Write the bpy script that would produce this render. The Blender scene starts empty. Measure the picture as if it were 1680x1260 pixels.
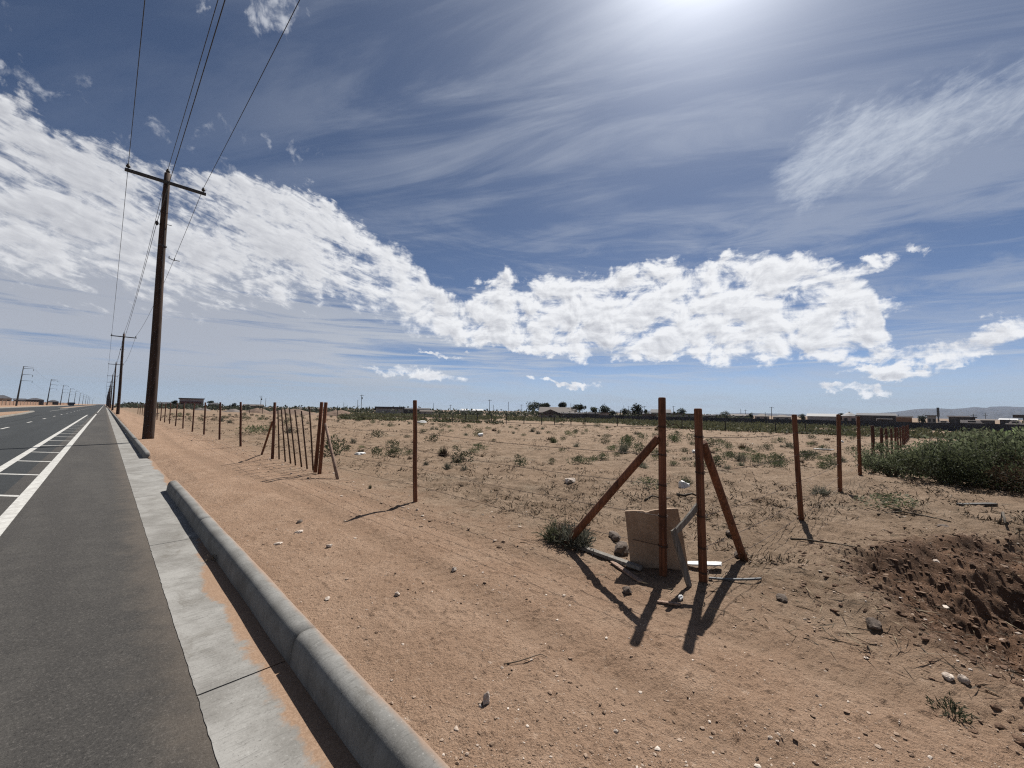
import bpy, bmesh, math, random
import numpy as np
from mathutils import Vector, Matrix, Euler

# ------------------------------------------------------------------ camera
SC = bpy.context.scene
COL = SC.collection
PI = math.pi
rad = math.radians
FPX, VPX, VPY, ROLL = 670.0, 172.0, 663.0, rad(0.95)   # focal length, road vanishing point and roll read off a 1680 px wide picture
EYE = np.array([0.0, 0.0, 1.5])
_yh = VPY + (840 - VPX) * math.tan(ROLL)
PITCH = math.atan((_yh - 630) * math.cos(ROLL) / FPX)

def _level(px, py):
    X, Y = px - 840, 630 - py
    c, s = math.cos(ROLL), math.sin(ROLL)
    x, y = X * c - Y * s, X * s + Y * c
    cp, sp = math.cos(PITCH), math.sin(PITCH)
    return x, FPX * cp - y * sp, y * cp + FPX * sp
_x, _f, _u = _level(VPX, VPY)
HEAD = -math.atan2(_x, _f)                 # heading, clockwise from the road direction (+Y)
CH, SH = math.cos(HEAD), math.sin(HEAD)
RIGHT = np.array([CH, -SH, 0.0])

def ray(px, py):
    x, f, u = _level(px, py)
    return np.array([f * SH + x * CH, f * CH - x * SH, u]) / FPX

def gnd(px, py, z=0.0):
    r = ray(px, py)
    return EYE + r * ((z - EYE[2]) / r[2])

def horizon(px):
    return VPY + (px - VPX) * math.tan(ROLL)

def at_depth(px, D):
    """point of the bearing of column px (taken at the horizon) D metres ahead, measured along the heading"""
    r = ray(px, horizon(px))
    fw = r[0] * SH + r[1] * CH
    return EYE[0] + r[0] * D / fw, EYE[1] + r[1] * D / fw

def z_at(px, py, D):
    """height of the thing seen at that row, D metres ahead"""
    r = ray(px, py)
    fw = r[0] * SH + r[1] * CH
    return EYE[2] + r[2] * D / fw

cam = bpy.data.cameras.new("camera")
cam.sensor_fit = 'HORIZONTAL'
cam.sensor_width = 36
cam.lens = 36 * FPX / 1680
cam.clip_start = 0.05
cam.clip_end = 60000
co = bpy.data.objects.new("camera", cam)
COL.objects.link(co)
SC.camera = co
r0, u0 = Vector((CH, -SH, 0)), Vector((0, 0, 1))
fw = Vector((SH * math.cos(PITCH), CH * math.cos(PITCH), math.sin(PITCH)))
up = Vector((-SH * math.sin(PITCH), -CH * math.sin(PITCH), math.cos(PITCH)))
c_, s_ = math.cos(ROLL), math.sin(ROLL)
rr, uu = r0 * c_ + up * s_, -r0 * s_ + up * c_
M4 = Matrix.Identity(4)
for i in range(3):
    M4[i][0], M4[i][1], M4[i][2], M4[i][3] = rr[i], uu[i], -fw[i], EYE[i]
co.matrix_world = M4

# ------------------------------------------------------------------ sun, exposure
SUN_AZ, SUN_EL = rad(73.0), rad(52.0)
sdir = Vector((math.sin(SUN_AZ) * math.cos(SUN_EL), math.cos(SUN_AZ) * math.cos(SUN_EL), math.sin(SUN_EL)))
sl = bpy.data.lights.new("sun", 'SUN')
sl.energy = 5.0
sl.angle = rad(0.5)
sl.color = (1.0, 0.95, 0.88)
so = bpy.data.objects.new("sun", sl)
so.rotation_euler = sdir.to_track_quat('Z', 'Y').to_euler()
COL.objects.link(so)
SC.view_settings.view_transform = 'Standard'
SC.view_settings.look = 'None'
SC.view_settings.gamma = 1
SC.view_settings.use_curve_mapping = False
SC.view_settings.exposure = 0.75
SC.cycles.use_denoising = False
SC.cycles.use_adaptive_sampling = False
SC.cycles.pixel_filter_type = 'BLACKMAN_HARRIS'
SC.cycles.filter_width = 1.2
SC.cycles.max_bounces = 6
SC.cycles.transparent_max_bounces = 8
SC.cycles.volume_bounces = 0

# ------------------------------------------------------------------ node helper
class G:
    def __init__(s, nt):
        s.nt = nt
    def new(s, t, ins=None, **props):
        n = s.nt.nodes.new(t)
        for k, v in props.items():
            setattr(n, k, v)
        for k, v in (ins or {}).items():
            s.put(n.inputs[k], v)
        return n
    def put(s, sock, v):
        if isinstance(v, bpy.types.NodeSocket):
            s.nt.links.new(v, sock)
        elif v is not None:
            if isinstance(v, (tuple, list)) and len(v) == 3 and sock.type == 'RGBA':
                v = (*v, 1)
            if isinstance(v, (int, float)) and sock.type == 'RGBA':
                v = (v, v, v, 1)
            sock.default_value = v
    def m(s, op, a, b=None, c=None, clamp=False):
        n = s.nt.nodes.new('ShaderNodeMath')
        n.operation = op
        n.use_clamp = clamp
        for i, v in enumerate((a, b, c)):
            if v is not None:
                s.put(n.inputs[i], v)
        return n.outputs[0]
    def add(s, a, b): return s.m('ADD', a, b)
    def sub(s, a, b): return s.m('SUBTRACT', a, b)
    def mul(s, a, b): return s.m('MULTIPLY', a, b)
    def smooth(s, v, lo, hi, a=0.0, b=1.0):
        n = s.new('ShaderNodeMapRange', interpolation_type='SMOOTHSTEP')
        for k, x in zip((0, 1, 2, 3, 4), (v, lo, hi, a, b)):
            s.put(n.inputs[k], x)
        return n.outputs[0]
    def vec(s, x, y, z=0.0):
        return s.new('ShaderNodeCombineXYZ', {0: x, 1: y, 2: z}).outputs[0]
    def noise(s, v, scale, detail=4.0, rough=0.55, dist=0.0, lac=2.0):
        n = s.new('ShaderNodeTexNoise', {'Scale': scale, 'Detail': detail, 'Roughness': rough, 'Distortion': dist, 'Lacunarity': lac})
        if v is not None:
            s.put(n.inputs['Vector'], v)
        return n.outputs['Fac']
    def mixc(s, f, a, b, mode='MIX'):
        n = s.nt.nodes.new('ShaderNodeMix')
        n.data_type = 'RGBA'
        n.blend_type = mode
        s.put(n.inputs[0], f)
        s.put(n.inputs[6], a)
        s.put(n.inputs[7], b)
        return n.outputs[2]
    def scale(s, v, x, y, z):
        return s.new('ShaderNodeVectorMath', {0: v, 1: (x, y, z)}, operation='MULTIPLY').outputs[0]
    def bump(s, h, strength=0.5, dist=0.02, normal=None):
        n = s.new('ShaderNodeBump', {'Height': h, 'Strength': strength, 'Distance': dist})
        if normal is not None:
            s.put(n.inputs['Normal'], normal)
        return n.outputs[0]
    def curve(s, v, pts):
        n = s.nt.nodes.new('ShaderNodeFloatCurve')
        cu = n.mapping.curves[0]
        pts = sorted(pts)
        cu.points[0].location = pts[0]
        cu.points[-1].location = pts[-1]
        for p in pts[1:-1]:
            cu.points.new(*p)
        for p in cu.points:
            p.handle_type = 'AUTO_CLAMPED'
        n.mapping.update()
        s.put(n.inputs['Value'], v)
        return n.outputs[0]

# ------------------------------------------------------------------ sky (world)
W = bpy.data.worlds.new("World")
SC.world = W
W.use_nodes = True
nt = W.node_tree
nt.nodes.clear()
g = G(nt)
sky = g.new('ShaderNodeTexSky', sky_type='NISHITA', sun_disc=False, sun_elevation=SUN_EL, sun_rotation=SUN_AZ,
            altitude=3000, air_density=0.62, dust_density=0.25, ozone_density=1.2)
geo = g.new('ShaderNodeTexCoord').outputs['Generated']
sep = g.new('ShaderNodeSeparateXYZ', {0: geo})
dx, dy, dz = sep.outputs
az = g.mul(g.m('ARCTAN2', dx, dy), 180 / PI)
el = g.mul(g.m('ARCSINE', dz), 180 / PI)
azn = g.m('MULTIPLY_ADD', az, 1 / 140, 20 / 140)
zz = g.add(g.m('MAXIMUM', dz, 0.0), 0.07)
P = g.vec(g.m('DIVIDE', dx, zz), g.m('DIVIDE', dy, zz))          # where the sight line meets a flat cloud layer
AE = g.vec(g.mul(az, 0.1), g.mul(el, 0.1))                       # bearing and height, in tens of degrees

warpc = g.new('ShaderNodeTexNoise', {'Vector': AE, 'Scale': 3.2, 'Detail': 7.0, 'Roughness': 0.62}).outputs['Color']
wsep = g.new('ShaderNodeSeparateXYZ', {0: warpc})
azw = g.add(az, g.mul(g.sub(wsep.outputs[0], 0.5), 9.0))         # ragged outlines
elw = g.add(el, g.mul(g.sub(wsep.outputs[1], 0.5), 5.0))

def ae(px, py):
    r = ray(px, py)
    return math.degrees(math.atan2(r[0], r[1])), math.degrees(math.atan2(r[2], math.hypot(r[0], r[1])))

def edge(pts):
    out = []
    for p in pts:
        a, e = ae(*p)
        out.append(((a + 20) / 140, max(0.0, e / 60)))
    return g.mul(g.curve(azn, out), 60)

def aniso(v, deg, sx, sy):
    r = g.new('ShaderNodeMapping', {'Vector': v, 'Rotation': (0, 0, rad(deg))}).outputs[0]
    return g.scale(r, sx, sy, 1)

def blob(p0, p1, wdeg, off=0.0):
    """long lens of cloud between two bearings: 1 on its axis, 0 at its rim"""
    a0, e0 = ae(*p0); a1, e1 = ae(*p1)
    ca, ce = (a0 + a1) / 2, (e0 + e1) / 2
    L = math.hypot(a1 - a0, e1 - e0) / 2
    ux, uy = (a1 - a0) / (2 * L), (e1 - e0) / (2 * L)
    qa, qe = g.sub(azw, ca), g.sub(elw, ce)
    s_ = g.add(g.mul(qa, ux / L), g.mul(qe, uy / L))
    t_ = g.add(g.mul(qa, -uy / wdeg), g.mul(qe, ux / wdeg))
    return g.sub(1.0, g.m('SQRT', g.add(g.mul(s_, s_), g.mul(t_, t_))))

def shifted(v, x, y):
    return g.new('ShaderNodeVectorMath', {0: v, 1: (x, y, 0)}, operation='ADD').outputs[0]

def texL(v):
    a_ = g.add(g.mul(g.noise(aniso(v, 16, 0.5, 1.5), 1.7, 10, 0.62, 0.5), 0.50), g.mul(g.noise(v, 5.0, 8, 0.62, 0.3), 0.26))
    return g.add(a_, g.mul(g.noise(aniso(v, 14, 1.0, 3.6), 4.2, 6, 0.6, 0.8), 0.24))
def texR(v):
    return g.add(g.mul(g.noise(g.scale(v, 1.0, 1.25, 1), 2.7, 10, 0.60, 0.35), 0.72), g.mul(g.noise(g.scale(v, 0.5, 2.6, 1), 3.0, 7, 0.62, 0.3), 0.28))
right_side = g.smooth(az, 22, 38)
def tex(v):
    return g.mixc(right_side, texL(v), texR(v))
SH_ = shifted(AE, 0.035, 0.06)
t0 = tex(AE)
t1 = tex(SH_)
relief = g.sub(t0, t1)

# one long bank of altocumulus: from the upper left down to the middle and on to the right
upE = edge([(-260, 20), (0, 122), (100, 192), (200, 226), (300, 258), (440, 274), (560, 318), (640, 372), (700, 430), (745, 478), (790, 450), (900, 436),
            (1000, 426), (1080, 412), (1200, 402), (1300, 400), (1380, 412), (1430, 450), (1460, 525), (1500, 575), (1550, 605), (1690, 640), (1900, 650)])
loE = edge([(-260, 690), (0, 640), (110, 642), (200, 642), (330, 645), (450, 640), (560, 626), (650, 610), (740, 588), (830, 604), (960, 612), (1100, 618), (1250, 622), (1400, 618),
            (1500, 590), (1580, 580), (1690, 570), (1900, 560)])
upd, lod = g.sub(upE, elw), g.sub(elw, loE)
coreU = g.smooth(upd, -2.4, 3.4, -0.85, g.mixc(right_side, 0.55, 0.50))
coreL = g.smooth(lod, g.mixc(right_side, -3.0, -1.6), g.mixc(right_side, 16.0, 3.6), -0.70, g.mixc(right_side, 0.46, 0.50))
core = g.m('MINIMUM', coreU, coreL)
for p0, p1, wd, k in (((1240, 525), (1530, 498), 1.7, 0.46), ((1330, 602), (1640, 562), 1.7, 0.46), ((1470, 590), (1800, 520), 2.2, 0.5), ((1350, 613), (1570, 606), 1.0, 0.5),
                      ((1480, 592), (1670, 581), 1.0, 0.3), ((1350, 456), (1510, 412), 1.6, 0.26), ((1480, 418), (1550, 396), 1.1, 0.34), ((1300, 416), (1360, 410), 0.9, 0.14),
                      ((893, 448), (925, 440), 0.8, 0.2), ((640, 575), (790, 585), 0.6, 0.45), ((560, 600), (800, 622), 1.2, 0.35), ((850, 622), (1010, 636), 0.7, 0.4), ((1290, 638), (1500, 640), 0.9, 0.35)):
    core = g.m('MAXIMUM', core, g.smooth(blob(p0, p1, wd), -0.5, 0.8, -0.85, k))
bank_v = g.add(core, g.mul(g.sub(t0, 0.5), g.mixc(right_side, 3.7, 3.4)))
bank = g.smooth(bank_v, 0.0, 0.50)
# feathered cirrus fan on the upper right
fup = edge([(1100, 400), (1225, 330), (1250, 290), (1285, 215), (1390, 120), (1550, 70), (1690, 20), (1900, -60)])
flo = edge([(1100, 300), (1225, 300), (1250, 318), (1295, 368), (1400, 360), (1500, 335), (1600, 290), (1690, 255), (1900, 220)])
fcore = g.smooth(g.m('MINIMUM', g.sub(fup, elw), g.sub(elw, flo)), -2.5, 6.0, -0.60, 0.52)
fst = g.add(g.mul(g.noise(aniso(AE, -24, 0.8, 2.2), 1.7, 10, 0.66, 0.8), 0.6), g.mul(g.noise(aniso(AE, -8, 1.4, 5.0), 2.6, 8, 0.68, 0.6), 0.4))
fan = g.mul(g.smooth(g.add(fcore, g.mul(g.sub(fst, 0.5), 2.3)), -0.05, 0.85), 0.62)
# thin veil with long streaks, thicker below the sun; layered haze near the horizon
vst = g.noise(aniso(P, 62, 0.5, 2.6), 1.3, 9, 0.62, 0.9)
vst2 = g.noise(aniso(AE, 4, 0.5, 3.0), 1.6, 9, 0.66, 0.9)
vlow = g.noise(P, 0.8, 3, 0.5, 0.4)
vv = g.add(g.mul(g.mixc(g.smooth(el, 16, 30), vst2, vst), 0.62), g.mul(vlow, 0.38))
veil = g.mul(g.smooth(vv, 0.42, 0.62), g.smooth(az, 0, 38, 0.07, 0.42))
hst = g.noise(g.vec(g.mul(az, 0.035), g.mul(el, 0.62)), 1.5, 8, 0.62, 0.6)
left_more = g.smooth(az, 62, 0, 0.0, 0.26)
hz = g.smooth(g.add(hst, left_more), 0.46, 0.74)
hz = g.mul(hz, g.smooth(el, g.smooth(az, 8, 46, 23.0, 15.0), g.smooth(az, 8, 46, 11.0, 8.0)))
hz = g.mul(hz, g.smooth(el, 0.0, 3.5, 0.55, 1.0))
hz = g.m('MAXIMUM', g.mul(hz, 0.8), g.smooth(el, 7.5, 0.0, 0.0, 0.75))
# scattered puffs: along the top left and above the edge of the bank
topb = g.m('MAXIMUM', g.smooth(blob((395, -10), (500, 30), 3.0), -0.7, 0.8, -0.6, 0.35), g.smooth(blob((320, 0), (352, 15), 1.5), -0.7, 0.8, -0.6, 0.1))
topb = g.m('MAXIMUM', topb, g.smooth(blob((-40, 105), (24, 112), 1.4), -0.7, 0.8, -0.6, 0.3))
topb = g.m('MAXIMUM', topb, g.smooth(upd, -9.0, -1.0, -0.62, g.smooth(az, 26, 14, -0.55, -0.12)))
topc = g.smooth(g.add(topb, g.mul(g.sub(g.noise(AE, 4.2, 8, 0.6, 0.3), 0.5), 2.6)), 0.0, 0.6, 0.0, 0.7)
topc = g.mul(topc, g.smooth(upd, 3.0, -0.5))
# sun glow through thin high cloud
cosS = g.new('ShaderNodeVectorMath', {0: geo, 1: tuple(sdir)}, operation='DOT_PRODUCT').outputs['Value']
ang = g.mul(g.m('ARCCOSINE', g.m('MINIMUM', cosS, 0.99999)), 180 / PI)
glow = g.add(g.mul(g.m('POWER', 2.718, g.mul(ang, -1 / 4.8)), 4.2), g.mul(g.m('POWER', 2.718, g.mul(ang, -1 / 16.0)), 0.36))

STR = 0.05
WH = 0.47 / STR
def cc(r, gg, b): return (r * WH, gg * WH, b * WH)
col = g.mixc(veil, sky.outputs[0], cc(0.55, 0.60, 0.70))
col = g.mixc(hz, col, g.mixc(g.smooth(el, 6.0, 0.5), g.mixc(g.smooth(az, 4, 40), cc(0.60, 0.62, 0.67), cc(0.68, 0.72, 0.78)), cc(0.47, 0.505, 0.55)))
col = g.mixc(fan, col, cc(0.78, 0.84, 0.93))
lum = g.add(g.mul(relief, g.mixc(right_side, 2.6, 4.0)), g.mul(g.smooth(bank_v, 0.25, 1.05), -0.42))
lum = g.add(lum, g.add(g.smooth(az, -2, 36, 0.60, 0.84), g.mul(g.smooth(ang, 62, 26), 0.20)))
bankc = g.mixc(g.m('ADD', lum, 0.0, clamp=True), cc(0.46, 0.475, 0.535), cc(1.14, 1.15, 1.17))
col = g.mixc(g.mul(bank, 0.95), col, bankc)
col = g.mixc(topc, col, cc(0.80, 0.83, 0.90))
gl = g.new('ShaderNodeVectorMath', {0: (WH, WH * 1.02, WH * 1.05), 'Scale': glow}, operation='SCALE').outputs[0]
col = g.mixc(1.0, col, gl, 'ADD')
bg = g.new('ShaderNodeBackground', {'Color': col, 'Strength': STR})
wo = g.new('ShaderNodeOutputWorld', {'Surface': bg.outputs[0]})

# ------------------------------------------------------------------ tags and builders
def tag(o, label=None, cat=None, group=None, kind=None):
    if label: o['label'] = label
    if cat: o['category'] = cat
    if group: o['group'] = group
    if kind: o['kind'] = kind
    return o

def empty(name, loc, label, cat, group=None, rz=0.0):
    o = bpy.data.objects.new(name, None)
    o.empty_display_size = 0.3
    o.location = loc
    o.rotation_euler = (0, 0, rz)
    COL.objects.link(o)
    return tag(o, label, cat, group)

def np_mesh(name, V, F4=None, F3=None, mat=None, smooth=False):
    me = bpy.data.meshes.new(name)
    V = np.asarray(V, np.float32)
    fs, ls, tot = [], [], 0
    idx = []
    if F4 is not None and len(F4):
        F4 = np.asarray(F4, np.int32)
        idx.append(F4.ravel()); fs.append(np.arange(len(F4)) * 4); ls.append(np.full(len(F4), 4)); tot = F4.size
    if F3 is not None and len(F3):
        F3 = np.asarray(F3, np.int32)
        idx.append(F3.ravel()); fs.append(tot + np.arange(len(F3)) * 3); ls.append(np.full(len(F3), 3))
    idx = np.concatenate(idx)
    me.vertices.add(len(V)); me.vertices.foreach_set('co', V.ravel())
    me.loops.add(len(idx)); me.loops.foreach_set('vertex_index', idx.astype(np.int32))
    st = np.concatenate(fs).astype(np.int32)
    me.polygons.add(len(st)); me.polygons.foreach_set('loop_start', st)
    me.polygons.foreach_set('loop_total', np.concatenate(ls).astype(np.int32))
    me.polygons.foreach_set('use_smooth', np.full(len(st), smooth))
    me.update(calc_edges=True)
    if mat: me.materials.append(mat)
    return me

def link(name, me, parent=None, loc=None):
    o = bpy.data.objects.new(name, me)
    if parent is not None: o.parent = parent
    if loc is not None: o.location = loc
    COL.objects.link(o)
    return o

class MB:
    """collects boxes, tubes and polygons; build() links them as one mesh object"""
    def __init__(s): s.v, s.f = [], []
    def put(s, vs, fs):
        b = len(s.v)
        s.v += [tuple(v) for v in vs]
        s.f += [tuple(i + b for i in f) for f in fs]
    def box(s, c, d, rz=0.0, rx=0.0, ry=0.0):
        R = Euler((rx, ry, rz)).to_matrix()
        vs = [Vector(c) + R @ Vector((d[0] * i / 2, d[1] * j / 2, d[2] * k / 2)) for i in (-1, 1) for j in (-1, 1) for k in (-1, 1)]
        s.put(vs, [(0, 1, 3, 2), (4, 6, 7, 5), (0, 4, 5, 1), (2, 3, 7, 6), (0, 2, 6, 4), (1, 5, 7, 3)])
    def tube(s, pts, rs, n=8, caps=True, phase=0.0):
        pts = [Vector(p) for p in pts]
        if not isinstance(rs, (list, tuple)): rs = [rs] * len(pts)
        vs, fs = [], []
        t0 = (pts[1] - pts[0]).normalized()
        ref = Vector((0, 0, 1)) if abs(t0.z) < 0.9 else Vector((1, 0, 0))
        for i, p in enumerate(pts):
            t = (pts[min(i + 1, len(pts) - 1)] - pts[max(i - 1, 0)]).normalized()
            a = t.cross(ref).normalized(); b = t.cross(a)
            for k in range(n):
                q = 2 * PI * k / n + phase
                vs.append(p + (a * math.cos(q) + b * math.sin(q)) * rs[i])
        for i in range(len(pts) - 1):
            for k in range(n):
                fs.append((i * n + k, i * n + (k + 1) % n, (i + 1) * n + (k + 1) % n, (i + 1) * n + k))
        if caps:
            fs.append(tuple(range(n)))
            fs.append(tuple((len(pts) - 1) * n + k for k in reversed(range(n))))
        s.put(vs, fs)
    def prism(s, poly, z0, z1):
        n = len(poly)
        s.put([(x, y, z0) for x, y in poly] + [(x, y, z1) for x, y in poly],
              [tuple(reversed(range(n))), tuple(range(n, 2 * n))] + [(i, (i + 1) % n, n + (i + 1) % n, n + i) for i in range(n)])
    def build(s, name, mat, parent=None, smooth=False, bevel=0.0, loc=None):
        me = bpy.data.meshes.new(name)
        me.from_pydata(s.v, [], s.f)
        bm = bmesh.new(); bm.from_mesh(me)
        bmesh.ops.recalc_face_normals(bm, faces=bm.faces)
        if bevel > 0:
            bmesh.ops.bevel(bm, geom=[e for e in bm.edges if e.calc_face_angle(0) > 0.6], offset=bevel, segments=2, affect='EDGES', clamp_overlap=True)
        bm.to_mesh(me); bm.free()
        me.materials.append(mat)
        if smooth:
            me.polygons.foreach_set('use_smooth', [len(p.vertices) <= 4 for p in me.polygons])
        return link(name, me, parent, loc)

# ------------------------------------------------------------------ numpy noise and the lie of the land
def _hash(ix, iy, seed):
    h = (ix.astype(np.int64) * 374761393 + iy.astype(np.int64) * 668265263 + seed * 974711) & 0xFFFFFFFF
    h = ((h ^ (h >> 13)) * 1274126177) & 0xFFFFFFFF
    return ((h ^ (h >> 16)) & 0xFFFF) / 65535.0

def vnoise(x, y, seed=0):
    x, y = np.asarray(x, float), np.asarray(y, float)
    ix, iy = np.floor(x), np.floor(y)
    fx, fy = x - ix, y - iy
    fx, fy = fx * fx * fx * (fx * (fx * 6 - 15) + 10), fy * fy * fy * (fy * (fy * 6 - 15) + 10)
    ix, iy = ix.astype(np.int64), iy.astype(np.int64)
    a, b = _hash(ix, iy, seed), _hash(ix + 1, iy, seed)
    c, d = _hash(ix, iy + 1, seed), _hash(ix + 1, iy + 1, seed)
    return (a + (b - a) * fx) * (1 - fy) + (c + (d - c) * fx) * fy

def fbm(x, y, seed=0, o=4, rough=0.5):
    t, amp, tot = 0, 1.0, 0
    for k in range(o):
        t = t + amp * (vnoise(x, y, seed + k * 7) - 0.5) * 2
        tot += amp
        amp *= rough
        x, y = x * 2.03 + 5.1, y * 2.03 - 3.7
    return t / tot

def sst(v, a, b):
    t = np.clip((v - a) / (b - a), 0, 1)
    return t * t * (3 - 2 * t)

GUT = -0.14
GAP0, GAP1 = 10.35, 16.9

def pit_mask(x, y):
    n = fbm(x * 1.3, y * 1.3, 41, 3) * 0.16
    px, py = (x - 5.45) / 2.05, (y + 1.15) / 1.62
    return np.sqrt(px * px + py * py) + n

def terrain(x, y):
    x, y = np.asarray(x, float), np.asarray(y, float)
    z = np.interp(x, [-60, -30, -24, 14, 30, 60, 110, 140, 400, 3000], [0.5, 0.25, 0, 0, -0.28, -0.75, -1.3, -1.45, -2.2, -3.0])
    z = z - sst(x, 14, 18) * 0.3 * sst(y, 9, 3) * sst(x, 70, 30)
    far = np.hypot(x, y)
    rg = sst(far, 2, 9)
    side = sst(x, 0.9, 1.5)
    z = z + side * (fbm(x * 0.35, y * 0.35, 3, 3) * 0.05 * rg)
    field = sst(x, 3.3, 5.0)
    near = sst(far, 160, 60)
    z = z + field * near * (fbm(x * 1.6, y * 1.6, 11, 4, 0.55) * 0.055 + np.maximum(0, fbm(x * 3.7, y * 3.7, 17, 3)) * 0.07)
    z = z + side * sst(far, 60, 20) * fbm(x * 5, y * 5, 23, 3, 0.6) * (0.008 + 0.012 * field)
    z = z + side * sst(far, 14, 7) * np.maximum(0, fbm(x * 19, y * 19, 29, 2)) ** 2 * 0.028
    # graded verge with faint wheel tracks running along the road
    tr = np.exp(-((x - 2.15 - 0.2 * np.sin(y * 0.23)) / 0.16) ** 2) + np.exp(-((x - 3.05 - 0.15 * np.sin(y * 0.31 + 1)) / 0.15) ** 2)
    z = z - side * tr * 0.022 * sst(far, 60, 20) * (0.5 + 0.5 * vnoise(x * 4, y * 4, 31) + 0.35 * (np.sin(y * 42 + 9 * np.abs(x - 2.15)) > 0) * sst(far, 14, 6))
    # soil pit at the right
    pm = pit_mask(x, y)
    wall = sst(pm, 1.02, 0.40)
    lump = fbm(x * 3.2, y * 3.2, 47, 4, 0.5)
    z = z - wall * 0.50 + sst(pm, 1.12, 0.85) * (lump * 0.10 + np.maximum(0, fbm(x * 8, y * 8, 57, 4, 0.6)) * 0.07 + np.maximum(0, fbm(x * 19, y * 19, 59, 3, 0.6)) * 0.032) + np.exp(-((pm - 1.08) / 0.1) ** 2) * 0.07
    z = z + sst(pm, 1.9, 0.9) * np.maximum(0, fbm(x * 7, y * 7, 53, 3, 0.55)) * 0.05
    # verge falls to the gutter in the driveway gap; drops away under the road and kerbs
    gap = sst(y, GAP0 - 0.6, GAP0 + 0.7) * sst(y, GAP1 + 0.6, GAP1 - 0.7)
    ramp = np.interp(x, [0.9, 1.08, 1.5, 2.7], [-0.185, -0.166, -0.090, 0.0]) + fbm(x * 3, y * 3, 61, 3) * 0.010 * sst(x, 1.08, 1.3)
    z = np.where(x < 2.7, z * (1 - gap) + ramp * gap + gap * z * 0.3 * sst(x, 1.1, 1.6), z)
    cut = sst(x, 1.035, 0.93) * sst(x, -22.6, -22.3)
    z = z * (1 - cut) - 0.7 * cut
    return z

def tz(x, y):
    return float(terrain(np.array([x]), np.array([y]))[0])

def gpt(px, py, dz=0.0):
    """ground point seen at a pixel, found on the uneven land"""
    z = 0.0
    for _ in range(12):
        p = gnd(px, py, z)
        z = 0.5 * z + 0.5 * tz(p[0], p[1])
    p = gnd(px, py, z)
    return Vector((p[0], p[1], tz(p[0], p[1]) + dz))

# ------------------------------------------------------------------ materials
def mat(name, build):
    m = bpy.data.materials.new(name)
    m.use_nodes = True
    m.node_tree.nodes.clear()
    gg = G(m.node_tree)
    out = gg.new('ShaderNodeOutputMaterial')
    sh = build(gg)
    m.node_tree.links.new(sh, out.inputs['Surface'])
    return m

def bsdf(gg, col, rough=0.9, normal=None, spec=0.25, metal=0.0):
    n = gg.new('ShaderNodeBsdfPrincipled', {'Base Color': col, 'Roughness': rough, 'Specular IOR Level': spec, 'Metallic': metal})
    if normal is not None:
        gg.put(n.inputs['Normal'], normal)
    return n.outputs[0]

def pos(gg): return gg.new('ShaderNodeNewGeometry').outputs['Position']
def objc(gg): return gg.new('ShaderNodeTexCoord').outputs['Object']
def isl(gg): return gg.new('ShaderNodeNewGeometry').outputs['Random Per Island']

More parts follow.
